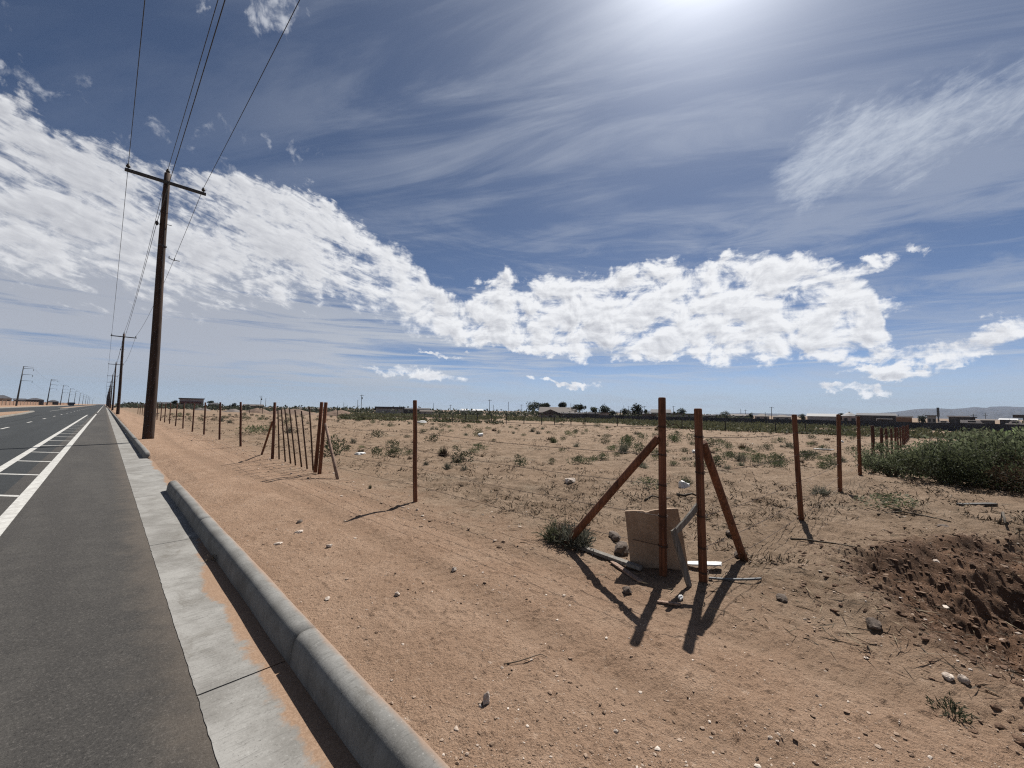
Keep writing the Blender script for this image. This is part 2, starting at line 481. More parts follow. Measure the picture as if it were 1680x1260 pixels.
def m_ground(gg):
    p = pos(gg)
    s = gg.new('ShaderNodeSeparateXYZ', {0: p})
    x, y, z = s.outputs
    big_ = gg.noise(p, 0.25, 4, 0.6)
    mid = gg.noise(p, 1.7, 6, 0.65)
    fin = gg.noise(p, 26, 5, 0.75)
    sp = gg.noise(p, 13, 6, 0.8)
    grit = gg.noise(p, 90, 3, 0.7)
    streak_ = gg.noise(gg.new('ShaderNodeMapping', {'Vector': p, 'Rotation': (0, 0, rad(-6)), 'Scale': (5.0, 0.7, 1)}).outputs[0], 1.4, 5, 0.65)
    verge = gg.mixc(gg.smooth(mid, 0.35, 0.68), (0.232, 0.153, 0.104), (0.280, 0.193, 0.136))
    verge = gg.mixc(gg.smooth(streak_, 0.45, 0.72, 0.0, 0.6), verge, (0.196, 0.129, 0.087))
    field = gg.mixc(gg.smooth(mid, 0.36, 0.66), (0.132, 0.093, 0.062), (0.215, 0.158, 0.112))
    field = gg.mixc(gg.smooth(big_, 0.42, 0.64, 0.0, 0.7), field, (0.188, 0.132, 0.090))
    gray = gg.noise(p, 0.6, 5, 0.6)
    field = gg.mixc(gg.smooth(gray, 0.55, 0.72, 0.0, 0.55), field, (0.160, 0.132, 0.098))
    f = gg.smooth(gg.add(x, gg.mul(gg.sub(mid, 0.5), 2.6)), 2.6, 4.6)
    c = gg.mixc(f, verge, field)
    # damp freshly dug soil in the pit
    px = gg.mul(gg.sub(x, 5.45), 1 / 2.05)
    py = gg.mul(gg.add(y, 1.15), 1 / 1.62)
    d = gg.m('SQRT', gg.add(gg.mul(px, px), gg.mul(py, py)))
    d = gg.add(d, gg.mul(gg.sub(mid, 0.5), 0.55))
    soil = gg.mixc(gg.smooth(mid, 0.4, 0.62), (0.070, 0.040, 0.025), (0.125, 0.073, 0.046))
    c = gg.mixc(gg.smooth(d, 1.14, 0.90), c, soil)
    # sand grains: dark and pale specks
    c = gg.mixc(gg.smooth(fin, 0.56, 0.66, 0.0, 0.62), c, (0.095, 0.062, 0.043))
    c = gg.mixc(gg.smooth(sp, 0.57, 0.66, 0.0, 0.55), c, (0.105, 0.070, 0.050))
    c = gg.mixc(gg.smooth(sp, 0.43, 0.35, 0.0, 0.5), c, (0.36, 0.275, 0.21))
    c = gg.mixc(gg.smooth(grit, 0.60, 0.72, 0.0, 0.6), c, (0.40, 0.31, 0.24))
    c = gg.mixc(gg.smooth(grit, 0.42, 0.32, 0.0, 0.75), c, (0.062, 0.038, 0.026))
    # dry stubble in the field, dark flecks some centimetres long
    st = gg.noise(gg.scale(p, 7, 7, 7), 1.0, 6, 0.75)
    c = gg.mixc(gg.mul(gg.smooth(st, 0.56, 0.68, 0.0, 0.75), f), c, (0.058, 0.043, 0.029))
    # compacted wheel tracks along the verge, slightly darker and smoother
    t1_ = gg.m('ABSOLUTE', gg.sub(gg.sub(x, 2.15), gg.mul(gg.m('SINE', gg.mul(y, 0.23)), 0.2)))
    t2_ = gg.m('ABSOLUTE', gg.sub(gg.sub(x, 3.05), gg.mul(gg.m('SINE', gg.m('MULTIPLY_ADD', y, 0.31, 1.0)), 0.15)))
    trk = gg.m('MAXIMUM', gg.smooth(t1_, 0.24, 0.10), gg.smooth(t2_, 0.22, 0.09))
    trk = gg.mul(trk, gg.smooth(mid, 0.34, 0.6, 0.1, 0.40))
    c = gg.mixc(trk, c, (0.150, 0.098, 0.065))
    h = gg.add(gg.add(gg.mul(fin, 0.6), gg.mul(grit, 0.35)), gg.mul(sp, 0.8))
    h = gg.add(h, gg.mul(st, 0.5))
    return bsdf(gg, c, 0.97, gg.bump(h, 0.9, 0.035), 0.1)

def m_asphalt(base, base2, sp):
    def b(gg):
        p = pos(gg)
        s = gg.new('ShaderNodeSeparateXYZ', {0: p})
        x, y, z = s.outputs
        big_ = gg.noise(gg.scale(p, 1.0, 0.12, 1), 1.2, 5, 0.6)
        mid = gg.noise(p, 4, 6, 0.7)
        grit = gg.noise(p, 62, 5, 0.85)
        fineg = gg.noise(p, 150, 3, 0.8)
        spot = gg.noise(p, 1.4, 4, 0.6)
        c = gg.mixc(gg.smooth(gg.add(gg.mul(big_, 0.6), gg.mul(mid, 0.4)), 0.4, 0.62), base, base2)
        # rubber polished wheel paths
        wp = gg.m('SINE', gg.mul(x, 3.6))
        c = gg.mixc(gg.smooth(gg.add(gg.mul(wp, 0.25), big_), 0.5, 0.85, 0.0, 0.35), c, tuple(v * 0.7 for v in base))
        c = gg.mixc(gg.smooth(spot, 0.66, 0.74, 0.0, 0.35), c, tuple(v * 0.55 for v in base))
        c = gg.mixc(gg.smooth(grit, 0.54, 0.66, 0.0, 0.65), c, sp)
        c = gg.mixc(gg.smooth(fineg, 0.58, 0.68, 0.0, 0.45), c, sp)
        c = gg.mixc(gg.smooth(grit, 0.46, 0.34, 0.0, 0.85), c, (0.008, 0.008, 0.008))
        # blown dust along the gutter
        dust = gg.mul(gg.smooth(gg.add(x, gg.mul(gg.sub(mid, 0.5), 0.5)), 0.15, 0.52), gg.smooth(x, -1.2, -0.4, 0.0, 0.35))
        c = gg.mixc(dust, c, (0.13, 0.105, 0.082))
        return bsdf(gg, c, 0.88, gg.bump(gg.add(grit, gg.mul(fineg, 0.5)), 0.8, 0.008), 0.2)
    return b

def m_concrete(tint=(1, 1, 1), sand=False):
    def b(gg):
        p = pos(gg)
        s = gg.new('ShaderNodeSeparateXYZ', {0: p})
        x, y, z = s.outputs
        mid = gg.noise(p, 2.2, 7, 0.7)
        broom = gg.noise(gg.scale(p, 3.0, 30, 3), 2.0, 4, 0.65)
        grit = gg.noise(p, 75, 4, 0.75)
        pits = gg.noise(p, 34, 4, 0.7)
        stain = gg.noise(gg.scale(p, 1.0, 0.6, 2.5), 3.0, 6, 0.7, 1.0)
        a = tuple(v * t for v, t in zip((0.150, 0.145, 0.135), tint))
        bcol = tuple(v * t for v, t in zip((0.235, 0.231, 0.219), tint))
        c = gg.mixc(gg.smooth(mid, 0.34, 0.66), a, bcol)
        c = gg.mixc(gg.smooth(broom, 0.5, 0.70, 0.0, 0.5), c, tuple(v * 0.66 for v in a))
        c = gg.mixc(gg.smooth(stain, 0.55, 0.70, 0.0, 0.45), c, tuple(v * q for v, q in zip(a, (0.62, 0.58, 0.52))))
        c = gg.mixc(gg.smooth(grit, 0.56, 0.68, 0.0, 0.5), c, (0.06, 0.056, 0.052))
        c = gg.mixc(gg.smooth(grit, 0.42, 0.32, 0.0, 0.4), c, (0.34, 0.335, 0.32))
        c = gg.mixc(gg.smooth(pits, 0.66, 0.72, 0.0, 0.8), c, (0.035, 0.033, 0.030))
        dusty = gg.mul(gg.smooth(gg.add(x, gg.mul(gg.sub(stain, 0.5), 0.10)), 1.035, 1.10), gg.smooth(x, 1.3, 1.2))
        c = gg.mixc(gg.mul(dusty, 0.8), c, (0.22, 0.145, 0.10))
        if sand:
            n1 = gg.noise(p, 3.2, 6, 0.7)
            wob = gg.noise(gg.vec(0.0, y, 0.0), 0.33, 3, 0.5)
            cover = gg.add(gg.add(x, gg.mul(gg.sub(n1, 0.5), 0.34)), gg.mul(gg.sub(wob, 0.55), 0.40))
            cover = gg.add(cover, gg.smooth(y, 4.0, 9.0, 0.0, -0.26))
            sc = gg.mixc(gg.smooth(grit, 0.4, 0.65), (0.185, 0.122, 0.082), (0.25, 0.172, 0.120))
            c = gg.mixc(gg.smooth(cover, 0.725, 0.785), c, sc)
        return bsdf(gg, c, 0.93, gg.bump(gg.add(gg.mul(broom, 0.6), grit), 0.35, 0.006), 0.15)
    return b

def m_paint(gg):
    p = pos(gg)
    n = gg.noise(p, 9, 6, 0.75)
    grit = gg.noise(p, 120, 2, 0.7)
    c = gg.mixc(gg.smooth(n, 0.40, 0.62), (0.31, 0.305, 0.29), (0.42, 0.42, 0.40))
    c = gg.mixc(gg.smooth(grit, 0.60, 0.70, 0.0, 0.55), c, (0.06, 0.06, 0.058))
    return bsdf(gg, c, 0.8, gg.bump(grit, 0.3, 0.004))

def m_wood(dark, lite, zs=0.7, xs=22.0, rough=0.85):
    def b(gg):
        p = objc(gg)
        rnd = gg.new('ShaderNodeObjectInfo').outputs['Random']
        q = gg.new('ShaderNodeVectorMath', {0: p, 1: gg.vec(gg.mul(rnd, 31.0), gg.mul(rnd, 17.0), gg.mul(rnd, 9.0))}, operation='ADD').outputs[0]
        gr = gg.noise(gg.scale(q, xs, xs, zs), 1.6, 6, 0.7, 0.4)
        bl = gg.noise(gg.scale(q, 4, 4, 1.2), 1.0, 4, 0.6)
        c = gg.mixc(gg.smooth(gg.add(gg.mul(gr, 0.65), gg.mul(bl, 0.35)), 0.36, 0.64), dark, lite)
        wt = gg.noise(gg.scale(q, 7, 7, 2.2), 1.3, 6, 0.7)
        c = gg.mixc(gg.smooth(wt, 0.54, 0.70, 0.0, 0.65), c, tuple(v * 0.42 for v in dark))
        c = gg.mixc(gg.smooth(wt, 0.44, 0.30, 0.0, 0.45), c, tuple(min(1, v * 1.25 + 0.02) for v in lite))
        cr = gg.noise(gg.scale(q, xs * 1.8, xs * 1.8, zs * 0.6), 1.6, 4, 0.6)
        c = gg.mixc(gg.smooth(cr, 0.60, 0.68, 0.0, 0.8), c, tuple(v * 0.3 for v in dark))
        return bsdf(gg, c, rough, gg.bump(gg.add(gr, cr), 0.5, 0.01), 0.25)
    return b

def m_plain(c1, c2, sc=3.0, rough=0.8, bump=0.3, bd=0.01, spec=0.25, metal=0.0):
    def b(gg):
        p = objc(gg)
        n = gg.noise(p, sc, 6, 0.65)
        f2 = gg.noise(p, sc * 9, 4, 0.65)
        c = gg.mixc(gg.smooth(gg.add(gg.mul(n, 0.7), gg.mul(f2, 0.3)), 0.38, 0.62), c1, c2)
        return bsdf(gg, c, rough, gg.bump(f2, bump, bd), spec, metal)
    return b

def m_leaf(c1, c2, trans=0.25):
    def b(gg):
        r = isl(gg)
        o = gg.new('ShaderNodeObjectInfo').outputs['Random']
        n = gg.noise(pos(gg), 2.6, 3, 0.6)
        f = gg.add(gg.mul(r, 0.5), gg.m('MULTIPLY_ADD', n, 1.5, -0.45))
        c = gg.mixc(gg.m('ADD', f, -0.08, clamp=True), c1, c2)
        hsv = gg.new('ShaderNodeHueSaturation', {'Hue': gg.m('MULTIPLY_ADD', o, 0.03, 0.485), 'Saturation': gg.m('MULTIPLY_ADD', o, 0.3, 0.8), 'Value': gg.m('MULTIPLY_ADD', o, 0.5, 0.75), 'Color': c}).outputs[0]
        d = bsdf(gg, hsv, 0.75, None, 0.15)
        t = gg.new('ShaderNodeBsdfTranslucent', {'Color': hsv}).outputs[0]
        mx = gg.new('ShaderNodeMixShader', {0: trans, 1: d, 2: t})
        return mx.outputs[0]
    return b

def m_gravel(gg):
    r = isl(gg)
    n = gg.noise(objc(gg), 60, 3, 0.6)
    ra = gg.new('ShaderNodeValToRGB', {0: r})
    cr = ra.color_ramp
    cr.elements[0].position, cr.elements[0].color = 0.0, (0.14, 0.092, 0.062, 1)
    cr.elements[1].position, cr.elements[1].color = 1.0, (0.52, 0.46, 0.40, 1)
    for q, c in ((0.45, (0.21, 0.145, 0.102, 1)), (0.70, (0.27, 0.20, 0.15, 1)), (0.88, (0.38, 0.32, 0.27, 1))):
        e = cr.elements.new(q); e.color = c
    c = gg.mixc(gg.smooth(n, 0.4, 0.7, 0.0, 0.4), ra.outputs[0], (0.12, 0.085, 0.06))
    return bsdf(gg, c, 0.9, gg.bump(n, 0.4, 0.004), 0.2)

def m_straw(gg):
    r = isl(gg)
    ra = gg.new('ShaderNodeValToRGB', {0: r})
    cr = ra.color_ramp
    cr.elements[0].position, cr.elements[0].color = 0.0, (0.035, 0.026, 0.018, 1)
    cr.elements[1].position, cr.elements[1].color = 1.0, (0.21, 0.165, 0.105, 1)
    e = cr.elements.new(0.6); e.color = (0.085, 0.064, 0.042, 1)
    return bsdf(gg, ra.outputs[0], 0.9)

MAT = dict(
    ground=mat('sandy_ground', m_ground),
    lane=mat('asphalt_dark', m_asphalt((0.022, 0.025, 0.027), (0.030, 0.033, 0.035), (0.060, 0.063, 0.065))),
    shoulder=mat('asphalt_brown', m_asphalt((0.037, 0.035, 0.033), (0.053, 0.050, 0.046), (0.120, 0.112, 0.103))),
    gutter=mat('gutter_concrete', m_concrete((1, 1, 1), True)),
    kerb=mat('kerb_concrete', m_concrete((0.80, 0.81, 0.82))),
    walk=mat('pale_concrete', m_concrete((1.05, 1.02, 0.97))),
    paint=mat('road_paint', m_paint),
    pole=mat('pole_wood', m_wood((0.020, 0.013, 0.010), (0.060, 0.036, 0.026), 0.25, 9)),
    arm=mat('grey_arm_wood', m_plain((0.035, 0.036, 0.038), (0.06, 0.06, 0.06), 5)),
    iron=mat('dark_iron', m_plain((0.022, 0.021, 0.021), (0.045, 0.042, 0.04), 8, 0.6)),
    wire=mat('wire_metal', m_plain((0.02, 0.02, 0.021), (0.03, 0.03, 0.03), 8, 0.6)),
    barb=mat('rusty_wire', m_plain((0.035, 0.020, 0.014), (0.06, 0.035, 0.024), 8, 0.7)),
    post=mat('stained_post_wood', m_wood((0.060, 0.025, 0.014), (0.185, 0.078, 0.042), 0.8, 30)),
    rust=mat('rust_post', m_wood((0.050, 0.022, 0.015), (0.120, 0.052, 0.034), 1.5, 20)),
    stay=mat('grey_brown_stay', m_wood((0.045, 0.026, 0.018), (0.095, 0.056, 0.038), 1.5, 30)),
    pale=mat('pale_post', m_wood((0.16, 0.105, 0.078), (0.27, 0.19, 0.145), 1.0, 30)),
    steel=mat('galvanised_steel', m_plain((0.045, 0.05, 0.056), (0.07, 0.075, 0.08), 2, 0.6)),
    plank=mat('weathered_plank', m_wood((0.085, 0.075, 0.064), (0.20, 0.185, 0.165), 1.2, 30)),
    slab=mat('stone_slab', m_plain((0.215, 0.150, 0.103), (0.30, 0.22, 0.158), 4.0, 0.9, 0.6, 0.01)),
    rock=mat('pale_rock', m_plain((0.26, 0.21, 0.175), (0.50, 0.44, 0.38), 9, 0.9, 0.7, 0.01)),
    rockd=mat('brown_rock', m_plain((0.055, 0.042, 0.034), (0.13, 0.10, 0.08), 9, 0.9, 0.7, 0.01)),
    gravel=mat('gravel', m_gravel),
    straw=mat('dry_stalks', m_straw),
    white=mat('white_plastic', m_plain((0.42, 0.42, 0.41), (0.55, 0.55, 0.54), 8, 0.6)),
    leaf=mat('green_leaf', m_leaf((0.036, 0.045, 0.022), (0.120, 0.130, 0.068), 0.36)),
    leafd=mat('dark_leaf', m_leaf((0.024, 0.030, 0.016), (0.085, 0.098, 0.050), 0.36)),
    leafg=mat('grey_leaf', m_leaf((0.060, 0.064, 0.046), (0.16, 0.16, 0.12))),
    leafb=mat('mesquite_leaf', m_leaf((0.045, 0.060, 0.030), (0.185, 0.215, 0.115), 0.45)),
    leafs=mat('scrub_leaf', m_leaf((0.045, 0.050, 0.026), (0.125, 0.122, 0.068), 0.25)),
    leaft=mat('tree_leaf', m_leaf((0.020, 0.025, 0.018), (0.060, 0.068, 0.044), 0.3)),
    brownl=mat('dry_leaf', m_leaf((0.030, 0.020, 0.012), (0.085, 0.055, 0.034))),
    twigs=mat('grey_twigs', m_plain((0.09, 0.075, 0.058), (0.17, 0.145, 0.115), 6)),
    stem=mat('stem_wood', m_plain((0.03, 0.022, 0.015), (0.06, 0.045, 0.03), 6)),
    roofd=mat('dark_roof', m_plain((0.040, 0.040, 0.046), (0.065, 0.065, 0.072), 0.6)),
    roofr=mat('red_roof', m_plain((0.075, 0.035, 0.033), (0.115, 0.055, 0.05), 0.6)),
    roofb=mat('brown_roof', m_plain((0.060, 0.048, 0.042), (0.085, 0.07, 0.062), 0.6)),
    roofw=mat('white_metal_roof', m_plain((0.40, 0.41, 0.42), (0.5, 0.5, 0.5), 0.6, 0.45)),
    wallp=mat('pink_render', m_plain((0.20, 0.17, 0.165), (0.28, 0.24, 0.23), 0.5)),
    wallg=mat('grey_render', m_plain((0.17, 0.17, 0.175), (0.25, 0.25, 0.255), 0.5)),
    walld=mat('dark_cladding', m_plain((0.05, 0.048, 0.05), (0.09, 0.086, 0.088), 0.5)),
    walln=mat('tan_block', m_plain((0.15, 0.088, 0.058), (0.22, 0.14, 0.098), 0.4)),
    wallc=mat('pale_block', m_plain((0.22, 0.175, 0.13), (0.30, 0.25, 0.20), 0.4)),
    screen=mat('dark_screen', m_plain((0.028, 0.030, 0.036), (0.05, 0.052, 0.060), 0.25, 0.85)),
    glass=mat('dark_glass', m_plain((0.01, 0.011, 0.013), (0.02, 0.021, 0.024), 2, 0.2)),
    hill=mat('hill_rock', m_plain((0.018, 0.019, 0.022), (0.034, 0.034, 0.036), 0.0025, 0.95, 0.0)),
    moundg=mat('grey_gravel_heap', m_plain((0.10, 0.085, 0.078), (0.15, 0.13, 0.118), 0.8, 0.95, 0.6, 0.1)),
    moundb=mat('brown_soil_heap', m_plain((0.10, 0.068, 0.050), (0.155, 0.108, 0.080), 0.8, 0.95, 0.6, 0.1)),
)

# ------------------------------------------------------------------ ground: one sheet to the horizon, finer where the eye is near
def build_ground():
    head = HEAD
    a_f = np.arange(-64, 66.01, 0.17)
    a_c = np.arange(66.01, 296 - 0.5, 3.0)
    ang_ = np.radians(np.concatenate([a_f, a_c])) + head
    rs = [0.35]
    while rs[-1] < 45: rs.append(rs[-1] * (1.0042 if 2.6 < rs[-1] < 9.0 else 1.0085))
    while rs[-1] < 400: rs.append(rs[-1] * 1.03)
    while rs[-1] < 7900: rs.append(rs[-1] * 1.12)
    rs[-1] = 7900
    rs = np.array(rs)
    A, R = np.meshgrid(ang_, rs)
    X, Y = R * np.sin(A), R * np.cos(A)
    # bunch the columns so that the steep cut beside the kerb is resolved
    Z = terrain(X, Y)
    na, nr = len(ang_), len(rs)
    V = np.stack([X, Y, Z], -1).reshape(-1, 3)
    i, j = np.meshgrid(np.arange(nr - 1), np.arange(na), indexing='ij')
    j2 = (j + 1) % na
    F = np.stack([i * na + j, (i + 1) * na + j, (i + 1) * na + j2, i * na + j2], -1).reshape(-1, 4)
    V = np.vstack([V, [[0, 0, -0.7]]])
    F3 = np.stack([np.full(na, len(V) - 1), np.arange(na), (np.arange(na) + 1) % na], -1)
    me = np_mesh('ground', V, F, F3, MAT['ground'], True)
    o = link('ground', me)
    tag(o, kind='structure')
build_ground()

# ------------------------------------------------------------------ road, markings, kerbs
def strip(name, xs, ys, z, m, nsub=1):
    mb = MB()
    y0 = ys[0]
    vs, fs = [], []
    ylist = [ys[0]]
    step = 2.0
    while ylist[-1] < ys[1]:
        ylist.append(min(ys[1], ylist[-1] + step)); step *= 1.15
    for y in ylist:
        vs += [(xs[0], y, z), (xs[1], y, z)]
    for k in range(len(ylist) - 1):
        fs.append((2 * k, 2 * k + 1, 2 * k + 3, 2 * k + 2))
    mb.put(vs, fs)
    return tag(mb.build(name, m), kind='structure')

RZ = -0.15
strip('road', (-20.3, -1.20), (-12, 2600), RZ, MAT['lane'])
strip('road_shoulder', (-1.20, 0.475), (-12, 2600), RZ, MAT['shoulder'])
strip('verge_path', (-23.2, -20.4), (-12, 2600), -0.02, MAT['walk'])

mk = MB()
def mark(x0, x1, y0, y1, slant=0.0, z=RZ + 0.004):
    n = max(1, int((y1 - y0) / 6)) if y1 - y0 < 400 else 60
    ys = np.linspace(y0, y1, n + 1)
    vs, fs = [], []
    for y in ys: vs += [(x0, y, z), (x1, y - slant, z)]
    for k in range(n): fs.append((2 * k, 2 * k + 1, 2 * k + 3, 2 * k + 2))
    mk.put(vs, fs)
mark(-0.98, -0.82, -10, 95)
mark(-1.82, -1.66, -10, 88)
for k in range(-3, 22):
    y = 12.0 + 3.05 * k
    mark(-1.655, -0.985, y, y + 0.17, 0.75)
mark(-0.98, -0.84, 112, 900)
for k in range(0, 45):
    mark(-4.55, -4.42, 16.0 + k * 12.2, 19.0 + k * 12.2)
mark(-8.1, -7.98, 128, 190)
tag(mk.build('road_markings', MAT['paint']), kind='structure')

# gutter pan: slabs about 3.45 m long with open joints
gm = MB()
ends = [2.97 + 3.47 * k for k in range(-3, 120)]
for k in range(len(ends) - 1):
    y0, y1 = ends[k] + 0.007, ends[k + 1] - 0.007
    if y0 > 260: break
    x1 = 0.945 if not (GAP0 - 0.5 < y0 < GAP1 or GAP0 < y1 < GAP1 + 0.5) else 1.10
    segs = 56 if y0 < 22 else 1
    rnd = random.Random(k)
    lefts = [0.468 + (rnd.gauss(0, 0.0018) if y0 < 22 else 0) for q in range(segs + 1)]
    yy = [y0 + (y1 - y0) * i / segs for i in range(segs + 1)]
    vs = [(lefts[i], yy[i], GUT - 0.006) for i in range(segs + 1)] + [(x1, yy[i], GUT) for i in range(segs + 1)]
    vs += [(v[0], v[1], -0.3) for v in vs]
    n = segs + 1
    fs = [(i, n + i, n + i + 1, i + 1) for i in range(segs)]
    fs += [(i, i + 1, 2 * n + i + 1, 2 * n + i) for i in range(segs)]
    fs += [(0, 2 * n, 3 * n, n), (segs, n + segs, 3 * n + segs, 2 * n + segs), (n, 3 * n, 3 * n + segs, n + segs)]
    gm.put(vs, fs)
tag(gm.build('gutter', MAT['gutter'], bevel=0.0), kind='structure')

# concrete kerbs: profile swept along Y, rounded crest, joints, rounded nose at the driveway gap
PROF = [(0.925, -0.20), (0.930, -0.13), (0.940, -0.04), (0.948, -0.005), (0.960, 0.020), (0.978, 0.038), (1.002, 0.048), (1.035, 0.051), (1.068, 0.047), (1.086, 0.036), (1.096, 0.014), (1.102, -0.05), (1.11, -0.25)]
def kerb_run(y0, y1, nose0, nose1, first_joint):
    mb = MB()
    ys = [y0]
    joints = [j for j in (first_joint + 3.72 * k for k in range(-4, 200)) if y0 + 0.3 < j < y1 - 0.3 and j < 150]
    st = []
    if nose0: st += [(y0, 0.55), (y0 + 0.02, 0.82), (y0 + 0.06, 0.97), (y0 + 0.10, 1)]
    else: st += [(y0, 1)]
    if nose1: tail = [(y1 - 0.10, 1), (y1 - 0.06, 0.97), (y1 - 0.02, 0.82), (y1, 0.55)]
    else: tail = [(y1, 1)]
    mids = []
    y = y0 + 0.3
    step = 0.25
    while y < y1 - 0.3:
        mids.append((y, 1)); y += step
        if y > 25: step *= 1.2
    for j in joints:
        mids = [q for q in mids if abs(q[0] - j) > 0.03]
        mids += [(j - 0.010, 1), (j - 0.005, 0.80), (j + 0.005, 0.80), (j + 0.010, 1)]
    st = st + sorted(mids) + tail
    n = len(PROF)
    vs, fs = [], []
    for (yv, s) in st:
        wob = 0.003 * math.sin(yv * 1.7) + 0.002 * math.sin(yv * 5.1)
        for (px, pz) in PROF:
            vs.append((1.02 + (px - 1.02) * (0.5 + 0.5 * s) + wob, yv, -0.20 + (pz + 0.20) * s if pz > -0.15 else pz))
    for k in range(len(st) - 1):
        for q in range(n - 1):
            fs.append((k * n + q, k * n + q + 1, (k + 1) * n + q + 1, (k + 1) * n + q))
    fs.append(tuple(range(n)))
    fs.append(tuple(reversed([(len(st) - 1) * n + q for q in range(n)])))
    mb.put(vs, fs)
    return tag(mb.build('kerb', MAT['kerb'], smooth=True), kind='structure')
kerb_run(-8, GAP0, False, True, 2.9)
kerb_run(GAP1, 700, True, False, 20.6)

# far kerb and the two medians with pale kerb stones and sandy fill
km = MB()
km.box((-20.35, 1490, -0.08), (0.16, 3000, 0.18))
tag(km.build('kerb', MAT['walk']), kind='structure')
def median(poly, nm='median'):
    mb = MB()
    mb.prism(poly, -0.3, -0.015)
    tag(mb.build(nm, MAT['walk']), kind='structure')
    cx = sum(p[0] for p in poly) / len(poly); cy = sum(p[1] for p in poly) / len(poly)
    ins = [(p[0] + (0.35 if p[0] < cx else -0.35), p[1] - (2.5 if p[1] > cy else -2.5)) for p in poly]
    mf = MB()
    mf.prism(ins, -0.25, 0.02)
    tag(mf.build('median_soil', MAT['ground']), kind='structure')
median([(-12.6, -12), (-7.75, -12), (-7.75, 66), (-8.3, 95), (-9.2, 117), (-9.9, 123), (-10.6, 119), (-11.6, 95), (-12.6, 66)])
median([(-11.2, 205), (-10.3, 200), (-9.4, 205), (-9.0, 260), (-9.0, 900), (-11.6, 900), (-11.6, 260)])

# ------------------------------------------------------------------ utility poles on the near verge
POLE_YS = [24.2 + 60.5 * k for k in range(0, 15)]
def pole_x(y): return 1.44
ORD = ['nearest', 'second', 'third', 'fourth', 'fifth', 'sixth', 'seventh', 'eighth', 'ninth', 'tenth', 'eleventh', 'twelfth', 'thirteenth', 'fourteenth', 'fifteenth', 'sixteenth', 'seventeenth', 'eighteenth']
def make_pole(label):
    H = 12.15
    t = empty('utility_pole', (0, 0, 0), label, 'utility pole', 'wooden utility poles along the kerb')
    m = MB()
    pts = [(0.02 * math.sin(z * 0.5), 0, z) for z in np.linspace(-0.6, H, 16)]
    m.tube(pts, [0.205 - 0.09 * max(0, p[2]) / H for p in pts], 20)
    m.build('shaft', MAT['pole'], t, smooth=True)
    a = MB(); a.box((0, -0.19, 11.65), (2.85, 0.10, 0.13)); a.build('crossarm', MAT['arm'], t, bevel=0.008)
    b = MB()
    b.box((0, -0.195, 11.20), (0.03, 0.02, 0.9)); b.tube([(0, -0.10, 11.65), (0, -0.28, 11.65)], 0.02, 6)
    b.build('bolt_plate', MAT['iron'], t)
    gw = MB(); gw.tube([(0.03, -0.19 + 0.007 * zz_, zz_) for zz_ in (0.0, 3.0, 6.0, 9.0, 11.4)], 0.009, 5); gw.build('ground_wire', MAT['steel'], t)
    for x, z in ((-1.32, 11.72), (1.32, 11.72), (0.0, H)):
        i = MB()
        y = -0.19 if x else 0
        i.tube([(x, y, z), (x, y, z + 0.06), (x, y, z + 0.07), (x, y, z + 0.12), (x, y, z + 0.15), (x, y, z + 0.20), (x, y, z + 0.22)], [0.02, 0.02, 0.075, 0.08, 0.05, 0.06, 0.02], 12)
        i.build('insulator', MAT['iron'], t, smooth=True)
    n = MB()
    n.tube([(-0.15, -0.06, 9.68), (-0.25, -0.06, 9.68)], 0.02, 6); n.tube([(-0.25, -0.06, 9.60), (-0.25, -0.06, 9.66), (-0.25, -0.06, 9.74), (-0.25, -0.06, 9.80)], [0.03, 0.06, 0.06, 0.03], 10)
    n.build('neutral_bracket', MAT['iron'], t, smooth=True)
    q = MB(); q.tube([(0.1, -0.05, 9.75), (0.27, -0.05, 9.75)], 0.015, 6)
    q.build('step_bolt', MAT['iron'], t)
    q = MB(); q.tube([(0, 0, 8.70), (0, 0, 8.74)], 0.16, 16); q.build('pole_band', MAT['steel'], t)
    return t
def dup(root, loc, label, rz=0.0):
    r = root.copy(); COL.objects.link(r); r.location = loc; r.rotation_euler = (0, 0, rz)
    r['label'] = label
    for ch in list(root.children):
        c = ch.copy(); COL.objects.link(c); c.parent = r
        for gch in ch.children:
            d = gch.copy(); COL.objects.link(d); d.parent = c
    return r
p0 = make_pole('tall dark wooden utility pole nearest the camera, standing in the dirt behind the kerb')
p0.location = (1.44, POLE_YS[0], tz(1.44, POLE_YS[0]))
for k, y in enumerate(POLE_YS[1:], 1):
    lab = f'wooden utility pole with crossarm along the kerb, {ORD[k]} one counted away from the camera'
    dup(p0, (1.44, y, tz(1.44, y)), lab)

WXZ = [(-1.32, 11.95, -0.19, 'outer conductor wire over the road, on the left tip of the wooden crossarms', 0.95),
       (1.32, 11.95, -0.19, 'outer conductor wire over the dirt, on the right tip of the wooden crossarms', 0.95),
       (0.0, 12.38, 0.0, 'top conductor wire on the pole tops of the wooden poles', 0.95),
       (-0.25, 9.72, -0.06, 'lower neutral wire on side brackets of the wooden poles', 0.55)]
for (ox, oz, oy, lab, sag) in WXZ:
    m = MB()
    ys = [POLE_YS[0] - 60.5] + POLE_YS
    pts, rs = [], []
    for k in range(len(ys) - 1):
        nn = 28 if k < 2 else 10
        for q in range(nn + (1 if k == len(ys) - 2 else 0)):
            t_ = q / nn
            y = ys[k] + (ys[k + 1] - ys[k]) * t_
            pts.append((1.44 + ox, y + oy, oz + tz(1.44, 24.2) - sag * 4 * t_ * (1 - t_)))
            rs.append(0.010 + 0.00008 * max(0, y - 30))
    m.tube(pts, rs, 6)
    tag(m.build('power_line', MAT['wire'], smooth=True), lab, 'wire', 'overhead wires along the wooden poles')
